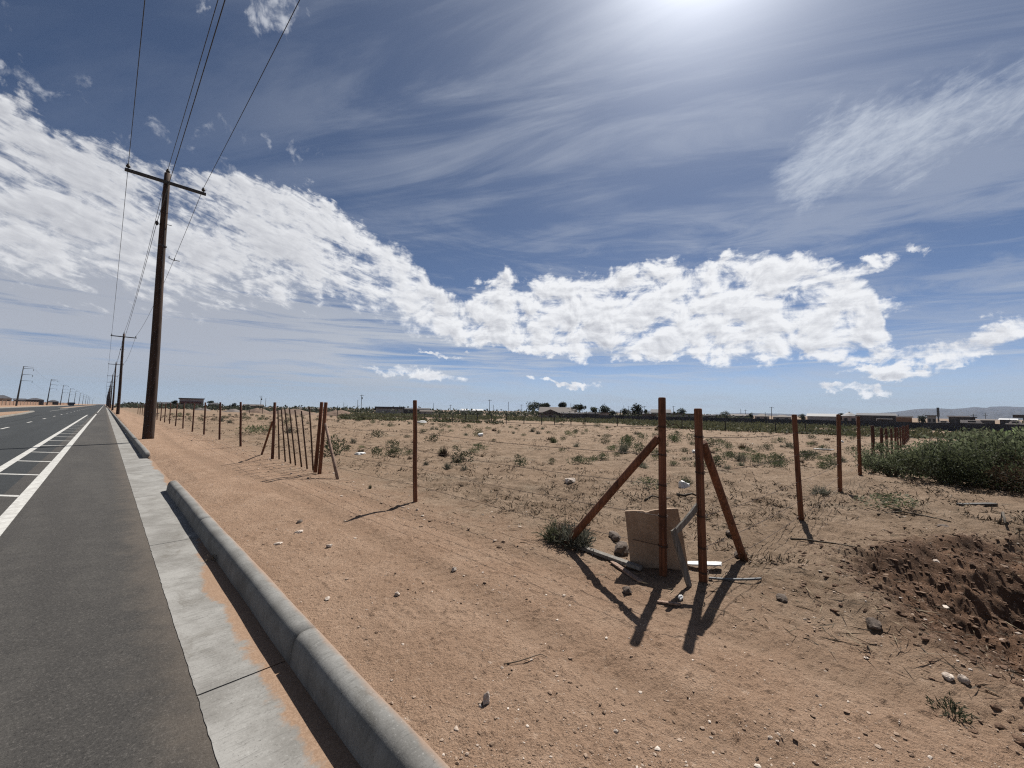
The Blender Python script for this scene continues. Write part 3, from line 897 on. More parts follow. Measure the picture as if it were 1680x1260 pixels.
# small damper clamped on the right-hand wire just past the first pole
def wire_pt(ox, oz, sag, y):
    t_ = (y - 24.2) / 60.5
    return Vector((1.44 + ox, y - 0.19, oz - sag * 4 * t_ * (1 - t_)))
dp = wire_pt(1.32, 11.95, 0.95, 35.5)
d = empty('wire_damper', tuple(dp), 'small grey clamp bar hanging on the right wire just past the nearest pole', 'wire fitting')
m = MB(); m.tube([(-0.28, 0, -0.02), (-0.1, 0, -0.10), (0.28, 0, -0.10)], 0.025, 6); m.tube([(-0.28, 0, -0.06), (-0.28, 0, 0.1)], 0.03, 6); m.build('weight_bar', MAT['steel'], d)
m = MB(); m.tube([(0, 0, -0.14), (0, 0, 0.03)], 0.03, 6); m.build('clamp', MAT['steel'], d)

# ------------------------------------------------------------------ steel transmission poles beyond the far carriageway
def make_steel():
    t = empty('transmission_pole', (0, 0, 0), 'tall grey steel transmission pole with four side arms, nearest of its row', 'power pole', 'steel transmission poles beyond the far carriageway')
    m = MB(); m.tube([(0, 0, -0.5), (0, 0, 9), (0, 0, 17.3)], [0.32, 0.24, 0.14], 12); m.build('shaft', MAT['steel'], t, smooth=True)
    for z, dz_, L in ((17.2, 0.0, 2.9), (16.3, 0.25, 3.0), (13.6, 0.25, 3.0), (10.9, 0.25, 3.2)):
        a = MB(); a.tube([(0.1, 0, z), (L * 0.5, 0, z + dz_ * 0.8), (L, 0, z + dz_)], [0.10, 0.065, 0.04], 8)
        ar = a.build('side_arm', MAT['steel'], t, smooth=True)
        if dz_:
            i = MB(); i.tube([(L, 0, z + dz_), (L, 0, z + dz_ - 0.9)], [0.07, 0.07], 8); i.build('insulator', MAT['iron'], ar)
    return t
s0 = make_steel()
SX = -27.0
SPX = [27.0, 77.0, 99.0, 111.5, 121.3, 129.2, 135.2, 139.8, 143.3, 146.0, 151.3]
for k, px in enumerate(SPX):
    r = ray(px, horizon(px))
    y = SX * r[1] / r[0]
    z = tz(SX, min(y, 2500))
    lean = 0.06 - 0.003 * k
    if k == 0:
        s0.location = (SX, y, z); s0.rotation_euler = (0, lean, 0)
    else:
        o = dup(s0, (SX, y, z), f'grey steel transmission pole with side arms, {ORD[k]} one from the left edge')
        o.rotation_euler = (0, lean, 0)
for zc, nm in ((16.4, 'upper'), (10.2, 'lower')):
    m = MB(); pts = []
    r1, r2, r3 = [SX * ray(p, horizon(p))[1] / ray(p, horizon(p))[0] for p in SPX[:3]]
    for a_, b_ in ((r1, r2), (r2, r3)):
        for q in range(11):
            t_ = q / 10
            pts.append((SX + 4.2, a_ + (b_ - a_) * t_ + q * 0.001, zc - 2.2 * 4 * t_ * (1 - t_)))
    m.tube(pts, 0.016, 5)
    tag(m.build('transmission_wire', MAT['wire']), f'faint {nm} wire slung between the first steel transmission poles', 'wire')

# ------------------------------------------------------------------ fence along the road and along the side boundary
def post_mesh(h, r0, r1, name='fence_post', m=None, n=14):
    mb = MB()
    zs = [-0.3, 0, h * 0.33, h * 0.66, h - 0.012, h]
    mb.tube([(0.004 * math.sin(z * 4), 0.003 * math.cos(z * 5), z) for z in zs], [r0, r0, r0 + (r1 - r0) * .33, r0 + (r1 - r0) * .66, r1, r1 * 0.86], n)
    return mb
def lean_to(o, h, off):
    """tilt an upright so that its top moves off metres to the camera's right"""
    o.rotation_euler = Vector((RIGHT[0] * off, RIGHT[1] * off, h)).to_track_quat('Z', 'Y').to_euler()

def on_line_x(X, px, py):
    r = ray(px, py)
    return X * r[1] / r[0]
LX = 3.68
left_posts = []
ld = [((681, 826), 681, 1.63, -0.05)]
pm = post_mesh(1.63, 0.036, 0.033)
o = pm.build('fence_post', MAT['post'], smooth=True)
yy0 = on_line_x(3.62, 681, 826)
o.location = (3.62, yy0, tz(3.62, yy0)); lean_to(o, 1.63, -0.055)
tag(o, 'straight red-brown fence post standing alone between the wire gate and the leaning slab', 'fence post')
left_posts.append((3.62, yy0))
pmesh = post_mesh(1.66, 0.040, 0.036).build('fence_post', MAT['rust'], smooth=True)
row = [(394.5, 734), (360, 721), (334.5, 713), (315.5, 706.5), (300, 701.5), (288, 697.5), (278.2, 694), (270, 691.5), (263.3, 689.5), (257.5, 688), (236, 683), (233, 682), (229.5, 681), (226, 680)]
for k, (px, py) in enumerate(row):
    y = on_line_x(LX + 0.012 * k, px, py)
    o = pmesh if k == 0 else pmesh.copy()
    if k: COL.objects.link(o)
    x = LX + 0.012 * k
    o.location = (x, y, tz(x, y))
    lean_to(o, 1.66, [-0.09, -0.06, -0.03, 0.02, -0.02, 0.03, -0.03, 0, 0.02, -0.02, 0, 0, 0, 0][k])
    left_posts.append((x, y))
    tag(o, f'thin rust-brown fence post beside the dirt verge, {ORD[k] if k else "first"} one beyond the wire gate', 'fence post', 'fence posts beyond the wire gate')

# braced posts of the wire gate
def rod(p, q, ra, rb, n=12):
    mb = MB(); p, q = Vector(p), Vector(q)
    mb.tube([p, p.lerp(q, 0.5) + Vector((0.004, 0.003, 0)), q - (q - p).normalized() * 0.01, q], [ra, (ra + rb) / 2, rb, rb * 0.85], n)
    return mb
def G3(px, py): return gpt(px, py)
def up_at(base, px, py):
    """point over a base at that row of the picture, in the vertical plane through the base that faces the camera"""
    r = ray(px, py)
    dpt = (base[0] - EYE[0]) * SH + (base[1] - EYE[1]) * CH
    f_ = r[0] * SH + r[1] * CH
    return Vector(EYE + r * dpt / f_)
b = G3(446.8, 753)
t = empty('brace_post', tuple(b), 'grey-brown gate post with a leaning brace at the far end of the wire gate', 'fence post')
tp = up_at(b, 451, 660) - b
rod((0, 0, -0.3), tp, 0.042, 0.038).build('post', MAT['rust'], t, smooth=True)
bb = G3(427.9, 745.4) - b
rod(bb + Vector((0, 0, -0.1)), tp * 0.66 + Vector((-0.03, 0.03, 0)), 0.03, 0.028).build('brace', MAT['post'], t, smooth=True)
gate_far = b.copy()
b2 = G3(523, 777.5)
t = empty('brace_post', tuple(b2), 'red-brown gate post with a pale leaning brace at the near end of the wire gate', 'fence post')
tp2 = up_at(b2, 534.8, 660) - b2
rod((0, 0, -0.3), tp2, 0.042, 0.038).build('post', MAT['post'], t, smooth=True)
bb = G3(556, 786.7) - b2
rod(bb + Vector((0, 0, -0.1)), tp2 * 0.70 + Vector((0.02, -0.04, 0)), 0.033, 0.03).build('brace', MAT['pale'], t, smooth=True)
gate_near = b2.copy()
# the gate itself: an end post, seven thin stays and four strands
b3 = G3(517, 776.5)
gt = empty('wire_gate', tuple(b3), 'wire gate of thin upright stays between two braced posts beside the verge', 'gate')
tp3 = up_at(b3, 528, 659.6) - b3
rod((0, 0, 0.02), tp3, 0.042, 0.038).build('end_post', MAT['post'], gt, smooth=True)
stays = [(456, 671, 457.7, 757), (461.6, 671, 468, 759.5), (467.4, 671, 476.7, 762.4), (475, 671.5, 484.8, 765.7), (484, 672, 494.6, 769), (494.5, 674, 503.8, 771.6), (507.5, 667.5, 513.6, 774)]
lines_ = []
for (tx, ty, bx, by) in stays:
    y = on_line_x(3.56, bx, by)
    base = Vector((3.56, y, tz(3.56, y) + 0.02))
    tpp = up_at(base, tx, ty)
    rod(base - b3, tpp - b3, 0.02, 0.018, 8).build('stay', MAT['stay'], gt, smooth=True)
    lines_.append((base, tpp))
lines_.append((b3.copy(), b3 + tp3))
for fr in (0.22, 0.45, 0.68, 0.9):
    m = MB()
    m.tube([gate_far.lerp(gate_far + tp, fr) - b3] + [a.lerp(c, fr) - b3 for a, c in lines_], 0.0028, 5)
    m.build('strand', MAT['barb'], gt)

# corner posts with braces, wire wraps
def corner(bpx, tpx, braceb, brace_fr, side, label, wraps, r):
    b = G3(*bpx)
    t = empty('corner_post', tuple(b), label, 'fence post')
    tp = up_at(b, *tpx) - b
    rod((0, 0, -0.35), tp, r, r * 0.93, 18).build('post', MAT['post'], t, smooth=True)
    q = G3(*braceb) - b
    br = rod(q + Vector((0, 0, -0.12)), tp * brace_fr + Vector(RIGHT) * side * r * 0.9, 0.040, 0.037, 16).build('brace', MAT['post'], t, smooth=True)
    for w in wraps:
        c = tp * w
        m = MB()
        for kk in range(2):
            m.tube([(c.x + (r + 0.004) * math.cos(a_), c.y + (r + 0.004) * math.sin(a_), c.z + kk * 0.012 + 0.006 * math.sin(a_ + kk)) for a_ in np.linspace(0, 2 * PI, 19)], 0.003, 5, caps=False)
        m.build('wire_wrap', MAT['barb'], t)
    return b, tp
cA, tA = corner((1088, 944), (1086, 652), (915, 891), 0.77, -1, 'thick red-brown corner post leaning a brace to the left, in front of the slab', (0.83, 0.67, 0.5, 0.325, 0.16), 0.037)
cB, tB = corner((1155, 954), (1145, 670), (1226, 916), 0.80, 1, 'thick red-brown corner post leaning a brace to the right, beside the slab', (0.83, 0.62, 0.37, 0.19, 0.05), 0.037)

# side boundary fence
right_posts = []
rb_ = [((1316, 853), 1303, 680, 0.036), ((1378, 806), 1375.5, 680, 0.040), ((1411, 779), 1408, 683, 0.042)]
rl = ['red-brown fence post leaning left, nearest one to the right of the corner posts',
      'red-brown upright fence post to the right of the corner posts, middle of three',
      'red-brown fence post standing at the left edge of the big green thicket']
for (bp, tx, ty, r), lab in zip(rb_, rl):
    b = G3(*bp)
    tp = up_at(b, tx, ty) - b
    o = rod((0, 0, -0.3), tp, r, r * 0.92).build('fence_post', MAT['post'], smooth=True)
    o.location = b
    tag(o, lab, 'fence post')
    right_posts.append(b)
shp = post_mesh(1.5, 0.05, 0.045).build('fence_post', MAT['rust'], smooth=True)
for k in range(13):
    x = 17.3 + 3.4 * k
    y = 1.15 - 0.004 * k
    o = shp if k == 0 else shp.copy()
    if k: COL.objects.link(o)
    o.location = (x, y, tz(x, y))
    lean_to(o, 1.5, 0.03 * math.sin(k * 2.1))
    right_posts.append(Vector((x, y, tz(x, y))))
    tag(o, f'short rusty fence post running behind the green thicket, {ORD[k] if k else "first"} one of that row', 'fence post', 'fence posts running away behind the thicket')

# wire strands
def strand(pts, lab, grp):
    m = MB(); P_ = []
    for k in range(len(pts) - 1):
        a, c = Vector(pts[k]), Vector(pts[k + 1])
        for q in range(8):
            t_ = q / 8
            v = a.lerp(c, t_); v.z -= 0.03 * 4 * t_ * (1 - t_)
            P_.append(v)
    P_.append(Vector(pts[-1]))
    m.tube(P_, 0.003, 5)
    tag(m.build('barbed_wire', MAT['barb']), lab, 'wire', grp)
HN = ['lowest', 'second lowest', 'middle', 'second highest', 'highest']
for hn, fr, fb in zip(HN, (0.16, 0.325, 0.5, 0.67, 0.83), (0.05, 0.19, 0.37, 0.62, 0.83)):
    h = fr * 1.65
    pts = [cA + tA * fr, Vector((3.62, yy0, h + tz(3.62, yy0))), gate_near + tp2 * fr]
    strand(pts, f'thin rusty fence wire from corner post to wire gate, {hn} of five', 'fence wires before the gate')
    pts = [gate_far + tp * fr] + [Vector((x, y, h + tz(x, y))) for x, y in left_posts[1:]]
    strand(pts, f'thin rusty fence wire beyond the wire gate, {hn} of five', 'fence wires beyond the gate')
    pts = [cB + tB * fb] + [p + Vector((0, 0, fb * 1.5)) for p in right_posts]
    strand(pts, f'thin rusty fence wire going right from the corner post, {hn} of five', 'fence wires of the side boundary')
m = MB()
a, c = cA + tA * 0.86, cB + tB * 0.86
m.tube([a.lerp(c, q / 10) + Vector((0, 0, 0.02 * math.sin(q * 2.1))) for q in range(11)], 0.004, 5)
tag(m.build('barbed_wire', MAT['barb']), 'crinkled wire stretched between the two corner posts', 'wire')

# ------------------------------------------------------------------ slab, planks and rubbish by the corner
RV = Vector(RIGHT)
FV = Vector((SH, CH, 0))
def slab():
    b0 = G3(1035, 930)
    b1 = G3(1131, 941)
    d0, d1 = b0.x * SH + b0.y * CH + 0.03, b1.x * SH + b1.y * CH + 0.06
    def pt(px, py, back):
        r = ray(px, py)
        dpt = d0 + (d1 - d0) * (px - 1035) / 96 + back
        return Vector(EYE + r * dpt / (r[0] * SH + r[1] * CH))
    out = [(1025, 839), (1034, 838.5), (1042, 838.2), (1050, 838.6), (1056, 838.8), (1059, 841), (1062, 840.5), (1067, 838.5), (1074, 837), (1082, 836), (1092, 835.4), (1103, 834.8), (1112, 834.2),
           (1114, 842), (1117, 858), (1121, 880), (1126, 910), (1131, 944), (1110, 948), (1080, 947), (1050, 942), (1036, 939), (1032, 905), (1028, 868)]
    front, rear = [], []
    for k, (px, py) in enumerate(out):
        bk = -(941 - py) / 107 * 0.045
        jx = 0.8 * math.sin(k * 2.3)
        front.append(pt(px + jx * 0.6, py, bk))
    nrm = (front[12] - front[0]).cross(front[20] - front[0]).normalized()
    if nrm.dot(FV) < 0: nrm = -nrm
    rear = [p + nrm * 0.035 + RV * 0.004 for p in front]
    org = front[20].copy()
    n = len(out)
    mb = MB()
    vs = [p - org for p in front + rear]
    mb.put(vs, [tuple(range(n)), tuple(reversed(range(n, 2 * n)))] + [(i, (i + 1) % n, n + (i + 1) % n, n + i) for i in range(n)])
    o = mb.build('stone_slab', MAT['slab'], bevel=0.004)
    o.location = org
    tag(o, 'tan stone slab with a chipped top edge propped upright behind the corner post', 'slab')
slab()

def plank(name, p, q, w, th, m, label, cat, wdir=None, seg=6, jag=0.004, bend=0.0):
    p, q = Vector(p), Vector(q)
    d = (q - p)
    u = d.normalized()
    wv = (wdir if wdir is not None else u.cross(Vector((0, 0, 1)))).normalized()
    wv = (wv - u * wv.dot(u)).normalized()
    nv = u.cross(wv)
    rnd = random.Random(label)
    vs, fs = [], []
    for k in range(seg + 1):
        c = d * (k / seg) + nv * bend * math.sin(PI * k / seg)
        ww = w * (1 + rnd.uniform(-jag, jag) * 12)
        if k in (0, seg): ww *= rnd.uniform(0.75, 0.95)
        for a_, b_ in ((-1, -1), (1, -1), (1, 1), (-1, 1)):
            vs.append(c + wv * ww / 2 * a_ + nv * th / 2 * b_ + u * rnd.uniform(-0.01, 0.01) * (k in (0, seg)))
    for k in range(seg):
        for e in range(4):
            fs.append((k * 4 + e, k * 4 + (e + 1) % 4, k * 4 + 4 + (e + 1) % 4, k * 4 + 4 + e))
    fs += [(3, 2, 1, 0), tuple(seg * 4 + e for e in range(4))]
    mb = MB(); mb.put(vs, fs)
    o = mb.build(name, m)
    o.location = p
    return tag(o, label, cat)

def seen(px, py, like, back=0.0):
    """the point seen at a pixel at the distance of a ground point like, pushed back metres along the heading"""
    r = ray(px, py)
    dpt = like[0] * SH + like[1] * CH + back
    return Vector(EYE + r * dpt / (r[0] * SH + r[1] * CH))
e1 = G3(1131, 962)
plank('plank', e1, seen(1104, 868, e1, -0.03), 0.055, 0.022, MAT['plank'], 'weathered grey plank standing on end against the right side of the slab', 'plank', RV * 0.9 + FV * 0.5)
plank('plank', seen(1108, 873, e1, 0.03), seen(1147, 826, cB, 0.02), 0.05, 0.02, MAT['plank'], 'short grey plank slanting from the slab up to the right corner post', 'plank', Vector((0, 0, 1)), bend=0.01)
plank('plank', G3(945, 899) + Vector((0, 0, 0.03)), G3(1052, 938) + Vector((0, 0, 0.03)), 0.07, 0.03, MAT['plank'], 'long grey plank lying on the sand to the left of the slab', 'plank')
plank('plank', G3(1004, 925) + Vector((0, 0, 0.02)), G3(1051, 957) + Vector((0, 0, 0.015)), 0.045, 0.015, MAT['pale'], 'pale thin stick lying in the shadow at the left foot of the slab', 'stick')
plank('board', G3(1128, 929) + Vector((0, 0, 0.03)), G3(1183, 934) + Vector((0, 0, 0.05)), 0.10, 0.012, MAT['white'], 'flat white board scrap behind the right corner post', 'board')
plank('metal_rod', G3(1163, 951) + Vector((0, 0, 0.015)), G3(1249, 952) + Vector((0, 0, 0.015)), 0.022, 0.014, MAT['steel'], 'thin grey metal strip lying right of the corner posts', 'rod', bend=0.01)
plank('board', G3(1079, 989) + Vector((0, 0, 0.012)), G3(1116, 994) + Vector((0, 0, 0.012)), 0.03, 0.012, MAT['pale'], 'narrow pale board lying in front of the slab shadow', 'board')

def rock_mesh(seed, sx, sy, sz, rough=0.28, sub=3):
    bm = bmesh.new()
    bmesh.ops.create_icosphere(bm, subdivisions=sub, radius=1.0)
    rnd = random.Random(seed)
    planes = [(Vector((rnd.gauss(0, 1), rnd.gauss(0, 1), rnd.gauss(0, 1))).normalized(), rnd.uniform(0.55, 0.85)) for _ in range(7)]
    for v in bm.verts:
        p = v.co.copy()
        for n_, d_ in planes:
            k = p.dot(n_) - d_
            if k > 0: p -= n_ * k * 0.9
        nz = fbm(np.array([p.x * 2.2 + seed]), np.array([p.y * 2.2 + p.z * 1.7]), seed, 3)[0]
        p *= 1 + rough * nz
        v.co = Vector((p.x * sx, p.y * sy, p.z * sz))
    me = bpy.data.meshes.new('rock')
    bm.to_mesh(me); bm.free()
    return me
def rock(px, py, sx, sy, sz, m, label, seed, rz=0.0, name='rock', cat='rock', sink=0.25):
    me = rock_mesh(seed, sx, sy, sz)
    me.materials.append(m)
    o = link(name, me)
    p = G3(px, py)
    o.location = p + Vector((0, 0, sz * (1 - sink) - sz * 0.2)); o.rotation_euler = (0, 0, rz)
    return tag(o, label, cat)
rock(1021, 907, 0.12, 0.09, 0.075, MAT['rockd'], 'rough grey concrete lump on the ground at the left edge of the slab', 3, 0.5)
rock(1008, 884, 0.14, 0.06, 0.055, MAT['rockd'], 'dark grey long lump lying behind the left end of the slab', 8, 0.9)
rock(797, 1153, 0.024, 0.020, 0.034, MAT['rock'], 'pale upright stone alone on the sand near the bottom of the picture', 11, 0.3)
rock(652, 977, 0.030, 0.022, 0.020, MAT['rock'], 'pale stone on the verge right of the kerb joint, with gravel around it', 12, 1.0)
rock(745, 936, 0.030, 0.022, 0.020, MAT['rock'], 'whitish flat stone in the open sand, far left of the slab', 13, 0.2)
rock(537, 983, 0.030, 0.018, 0.012, MAT['rock'], 'pale flat chip of stone close behind the near kerb', 14, 0.9)
rock(457, 893, 0.055, 0.03, 0.016, MAT['rock'], 'pale flat stone on the verge short of the kerb end', 15, 0.4)
rock(490, 874, 0.060, 0.034, 0.018, MAT['rock'], 'flat whitish stone on the verge beyond the kerb end', 16, 0.4)
rock(492, 857, 0.06, 0.03, 0.022, MAT['rockd'], 'dark flat stone on the verge with a shadow under it', 17, 0.9)
rock(540, 897, 0.035, 0.025, 0.02, MAT['rock'], 'small pale stone in the middle of the verge', 18, 0.0)
rock(1433, 1030, 0.06, 0.045, 0.04, MAT['rockd'], 'brown clod on the left rim of the soil pit', 21, 0.6, 'soil_clod', 'clod')
rock(1555, 1112, 0.04, 0.025, 0.02, MAT['rock'], 'grey stone on the front rim of the soil pit', 22, 0.2)
rock(1581, 1118, 0.034, 0.025, 0.02, MAT['rock'], 'pale speckled stone beside a grey one on the pit rim', 23, 0.9)
rock(1536, 917, 0.05, 0.03, 0.02, MAT['rock'], 'pale stone on the far slope of the soil pit', 24, 0.1)
rock(1548, 868, 0.10, 0.06, 0.04, MAT['rockd'], 'dark flat stone on the ground beyond the soil pit', 25, 0.3)
rock(1284, 984, 0.06, 0.04, 0.03, MAT['rockd'], 'grey broken stone between the corner posts and the soil pit', 26, 0.3)
rock(1205, 882, 0.13, 0.08, 0.05, MAT['rockd'], 'dark lump of rubble behind the right corner brace', 27, 0.7)
rock(1212, 912, 0.12, 0.05, 0.03, MAT['rockd'], 'low grey rubble lump right of the corner posts', 28, 0.1)
rock(935, 792, 0.15, 0.10, 0.075, MAT['rock'], 'whitish rubble lump out in the field behind the left brace', 31, 0.4)
rock(1122, 801, 0.16, 0.12, 0.10, MAT['white'], 'white crumpled bag beside a green tuft between the corner posts', 32, 0.4, 'litter_bag', 'litter')
rock(1029, 990 - 18, 0.05, 0.04, 0.03, MAT['rockd'], 'dark clod half in the shadow of the slab', 33, 0.4, 'soil_clod', 'clod')
rock(1117, 983, 0.035, 0.02, 0.02, MAT['white'], 'crumpled white scrap on the ground in front of the slab', 34, 0.2, 'litter_bag', 'litter')
rock(590, 747, 0.22, 0.12, 0.07, MAT['white'], 'white flattened bag on the ground right of the wire gate', 35, 0.2, 'litter_bag', 'litter')
rock(1138, 742, 0.12, 0.10, 0.08, MAT['white'], 'tiny white scrap far out in the field behind the corner posts', 36, 0.2, 'litter_bag', 'litter')
rock(789, 716, 0.24, 0.14, 0.14, MAT['white'], 'white scrap in the middle of the far field', 37, 0.2, 'litter_bag', 'litter')
rock(1382, 726, 0.15, 0.1, 0.12, MAT['white'], 'white scrap in the field between two right-hand posts', 38, 0.2, 'litter_bag', 'litter')
rock(693, 694, 0.9, 0.3, 0.22, MAT['white'], 'long white sheet in the far field just right of the lone post', 39, 0.2, 'litter_bag', 'litter')
plank('board', G3(1335, 737) + Vector((0, 0, 0.05)), G3(1368, 739) + Vector((0, 0, 0.05)), 0.22, 0.04, MAT['white'], 'long white board lying in the field left of the green thicket', 'board')
plank('board', G3(1573, 829) + Vector((0, 0, 0.015)), G3(1632, 828) + Vector((0, 0, 0.015)), 0.09, 0.03, MAT['iron'], 'dark grey plank lying on the ground in front of the thicket', 'board')

def branch(pxs, r, label, m=MAT['stem'], arch=0.03, name='twig'):
    pts = [G3(*p) + Vector((0, 0, arch * math.sin(PI * (k + 0.3) / len(pxs)))) for k, p in enumerate(pxs)]
    o0 = pts[0].copy()
    mb = MB(); mb.tube([p - o0 for p in pts], [r * (1 - 0.5 * k / len(pts)) for k in range(len(pts))], 6)
    o = mb.build(name, m, smooth=True); o.location = o0
    return tag(o, label, 'twig')
branch([(827, 1090), (838, 1090), (852, 1088), (867, 1084), (880, 1079), (888, 1076), (897, 1079)], 0.0035, 'thin curved twig lying on the open sand in the foreground', arch=0.015)
branch([(1058, 822), (1070, 818), (1085, 823), (1100, 820)], 0.018, 'dry forked branch lying in the field left of the corner posts', arch=0.06)
branch([(1112, 812), (1122, 818), (1135, 815), (1148, 818)], 0.025, 'dark dead branch lying between the corner posts', arch=0.06)
branch([(1297, 885), (1320, 888), (1345, 893), (1375, 896), (1405, 900)], 0.012, 'long dry stalk lying below the leaning right-hand post', arch=0.03)
branch([(1440, 845), (1480, 842), (1520, 850), (1560, 858)], 0.014, 'dry stalk lying in front of the green thicket', arch=0.03)
branch([(1640, 862), (1646, 852), (1650, 868)], 0.02, 'stubby dark twig standing at the right edge of the field', arch=0.1)

# ------------------------------------------------------------------ plants
def leafquads(cent, dirs, length, width, rng, curl=0.0):
    """one leaf-shaped quad per centre, pointing along dirs"""
    n = len(cent)
    u = dirs / (np.linalg.norm(dirs, axis=1, keepdims=True) + 1e-9)
    rv = rng.normal(size=(n, 3))
    w = np.cross(u, rv); w /= (np.linalg.norm(w, axis=1, keepdims=True) + 1e-9)
    L = length[:, None]; Wd = width[:, None]
    a = cent
    b_ = cent + u * L * 0.5 + w * Wd * 0.5
    c = cent + u * L
    d_ = cent + u * L * 0.5 - w * Wd * 0.5
    V = np.stack([a, b_, c, d_], 1).reshape(-1, 3)
    F = np.arange(4 * n).reshape(-1, 4)
    return V, F

def tuft(seed, n=260, h=1.0, spread=0.9, leafl=0.2, leafw=0.05, kind='blade'):
    """a shrub about 1 m wide and h tall, base at the origin"""
    rng = np.random.default_rng(seed)
    if kind == 'blade':
        az_ = rng.uniform(0, 2 * PI, n); tilt = rng.uniform(0.05, 1.25, n) ** 0.9
        ln = h * rng.uniform(0.5, 1.0, n) * (1 - 0.25 * tilt)
        d1 = np.stack([np.sin(tilt) * np.cos(az_), np.sin(tilt) * np.sin(az_), np.cos(tilt)], 1)
        base = np.stack([np.cos(az_), np.sin(az_), np.zeros(n)], 1) * rng.uniform(0, 0.12, n)[:, None] * spread
        V1, F1 = leafquads(base, d1, ln, np.full(n, leafw), rng)
        # side leaves along the blades
        k = n * 3
        pick = rng.integers(0, n, k); t_ = rng.uniform(0.3, 1.0, k)
        c = base[pick] + d1[pick] * (ln[pick] * t_)[:, None]
        d2 = d1[pick] + rng.normal(size=(k, 3)) * 0.7
        V2, F2 = leafquads(c, d2, rng.uniform(0.5, 1, k) * leafl, np.full(k, leafw * 0.9), rng)
        return np.vstack([V1, V2]), np.vstack([F1, F2 + len(V1)])
    # mound of leaf sprays: several lobes
    nl = 7
    lob = np.stack([rng.normal(0, 0.24, nl) * spread, rng.normal(0, 0.24, nl) * spread, rng.uniform(0.25, 0.62, nl) * h], 1)
    lr = rng.uniform(0.16, 0.32, nl)
    pick = rng.integers(0, nl, n)
    dv = rng.normal(size=(n, 3)); dv /= np.linalg.norm(dv, axis=1, keepdims=True)
    rr_ = rng.uniform(0.35, 1.12, n) ** 0.6
    c = lob[pick] + dv * (lr[pick] * rr_)[:, None]
    c[:, 2] = np.abs(c[:, 2]) * 0.95 + 0.02
    d1 = dv + np.array([0, 0, 0.5]) + rng.normal(size=(n, 3)) * 0.6
    return leafquads(c, d1, rng.uniform(0.5, 1.1, n) * leafl, rng.uniform(0.6, 1.1, n) * leafw, rng)

def shrub_mesh(name, seed, m, **kw):
    V, F = tuft(seed, **kw)
    return np_mesh(name, V, F, None, m)
SH_G = [shrub_mesh('shrub', 100 + k, MAT['leaf'], n=420, h=0.75, leafl=0.13, leafw=0.045, kind='mound') for k in range(3)]
SH_D = [shrub_mesh('shrub', 110 + k, MAT['leafd'], n=420, h=0.6, leafl=0.13, leafw=0.05, kind='mound') for k in range(3)]
SH_S = [shrub_mesh('shrub', 120 + k, MAT['leafg'], n=110, h=0.7, leafl=0.12, leafw=0.02, kind='blade') for k in range(3)]
SH_W = [shrub_mesh('shrub', 130 + k, MAT['leaf'], n=120, h=0.62, leafl=0.14, leafw=0.028, kind='blade') for k in range(2)]
SH_B = [shrub_mesh('shrub', 140 + k, MAT['brownl'], n=90, h=0.45, leafl=0.10, leafw=0.022, kind='blade') for k in range(2)]

def shrub(me, x, y, sx, sz, label, group=None, rz=0.0, cat='shrub', name='shrub'):
    o = link(name, me)
    o.location = (x, y, tz(x, y) - 0.02)
    o.scale = (sx, sx * random.uniform(0.85, 1.2), sz)
    o.rotation_euler = (0, 0, rz)
    return tag(o, label, cat, group)
random.seed(7)
def shrub_px(me, px, py, wpx, hpx, label, **k):
    p = G3(px, py)
    dpt = p.x * SH + p.y * CH
    w = wpx / FPX * dpt; h = hpx / FPX * dpt
    ht = max(v.co.z for v in me.vertices) if False else 0.62
    return shrub(me, p.x, p.y, w / 0.95, h / ht, label, rz=random.uniform(0, 6), **k)
# a few that can be told apart
shrub_px(SH_D[0], 548, 748, 42, 34, 'dark leafy bush just right of the pale gate brace')
shrub_px(SH_W[0], 726, 747, 20, 18, 'yellow-green tuft right of the lone post, by itself on the tan field')
shrub_px(SH_S[0], 733, 770, 20, 16, 'small grey tuft below the yellow-green one right of the lone post')
shrub_px(SH_S[1], 762, 771, 16, 12, 'small grey-brown tuft at the right of two beside the lone post')
shrub_px(SH_S[2], 699, 763, 14, 10, 'little grey tuft close behind the lone post')
shrub_px(SH_W[1], 607, 802, 8, 12, 'spindly green weed on the verge between the gate and the lone post')
shrub_px(SH_W[1], 1126, 795, 22, 20, 'bright green tuft with a white bag beside it, between the corner posts')
shrub_px(SH_G[0], 1076, 801, 44, 16, 'low green weed showing on both sides of the left corner post')
shrub_px(SH_G[1], 1460, 832, 70, 20, 'low spreading green weed in front of the green thicket')
shrub_px(SH_S[0], 1345, 811, 44, 18, 'grey-green weed between two right-hand fence posts')
shrub_px(SH_G[2], 1270, 768, 20, 12, 'small dark tuft left of the leaning right-hand post')
shrub_px(SH_G[2], 418, 713, 46, 15, 'blue-green low bush behind the far end of the wire gate')
shrub_px(SH_D[1], 853, 765, 26, 14, 'dark low tuft in the field left of the left brace')
shrub_px(SH_D[2], 963, 760, 22, 12, 'dark low tuft in the field seen behind the left brace')
shrub_px(SH_W[0], 908, 727, 16, 14, 'small green tuft in the middle field with a white stake beside it')
shrub_px(SH_D[0], 991, 728, 16, 12, 'dark tuft in the middle field, left of the left corner post')
shrub_px(SH_G[0], 1025, 730, 22, 16, 'yellow-green tuft in the middle field just left of the left corner post')
shrub_px(SH_D[1], 1320, 686 + 62, 26, 10, 'dark low tuft right of the leaning post, in the field')
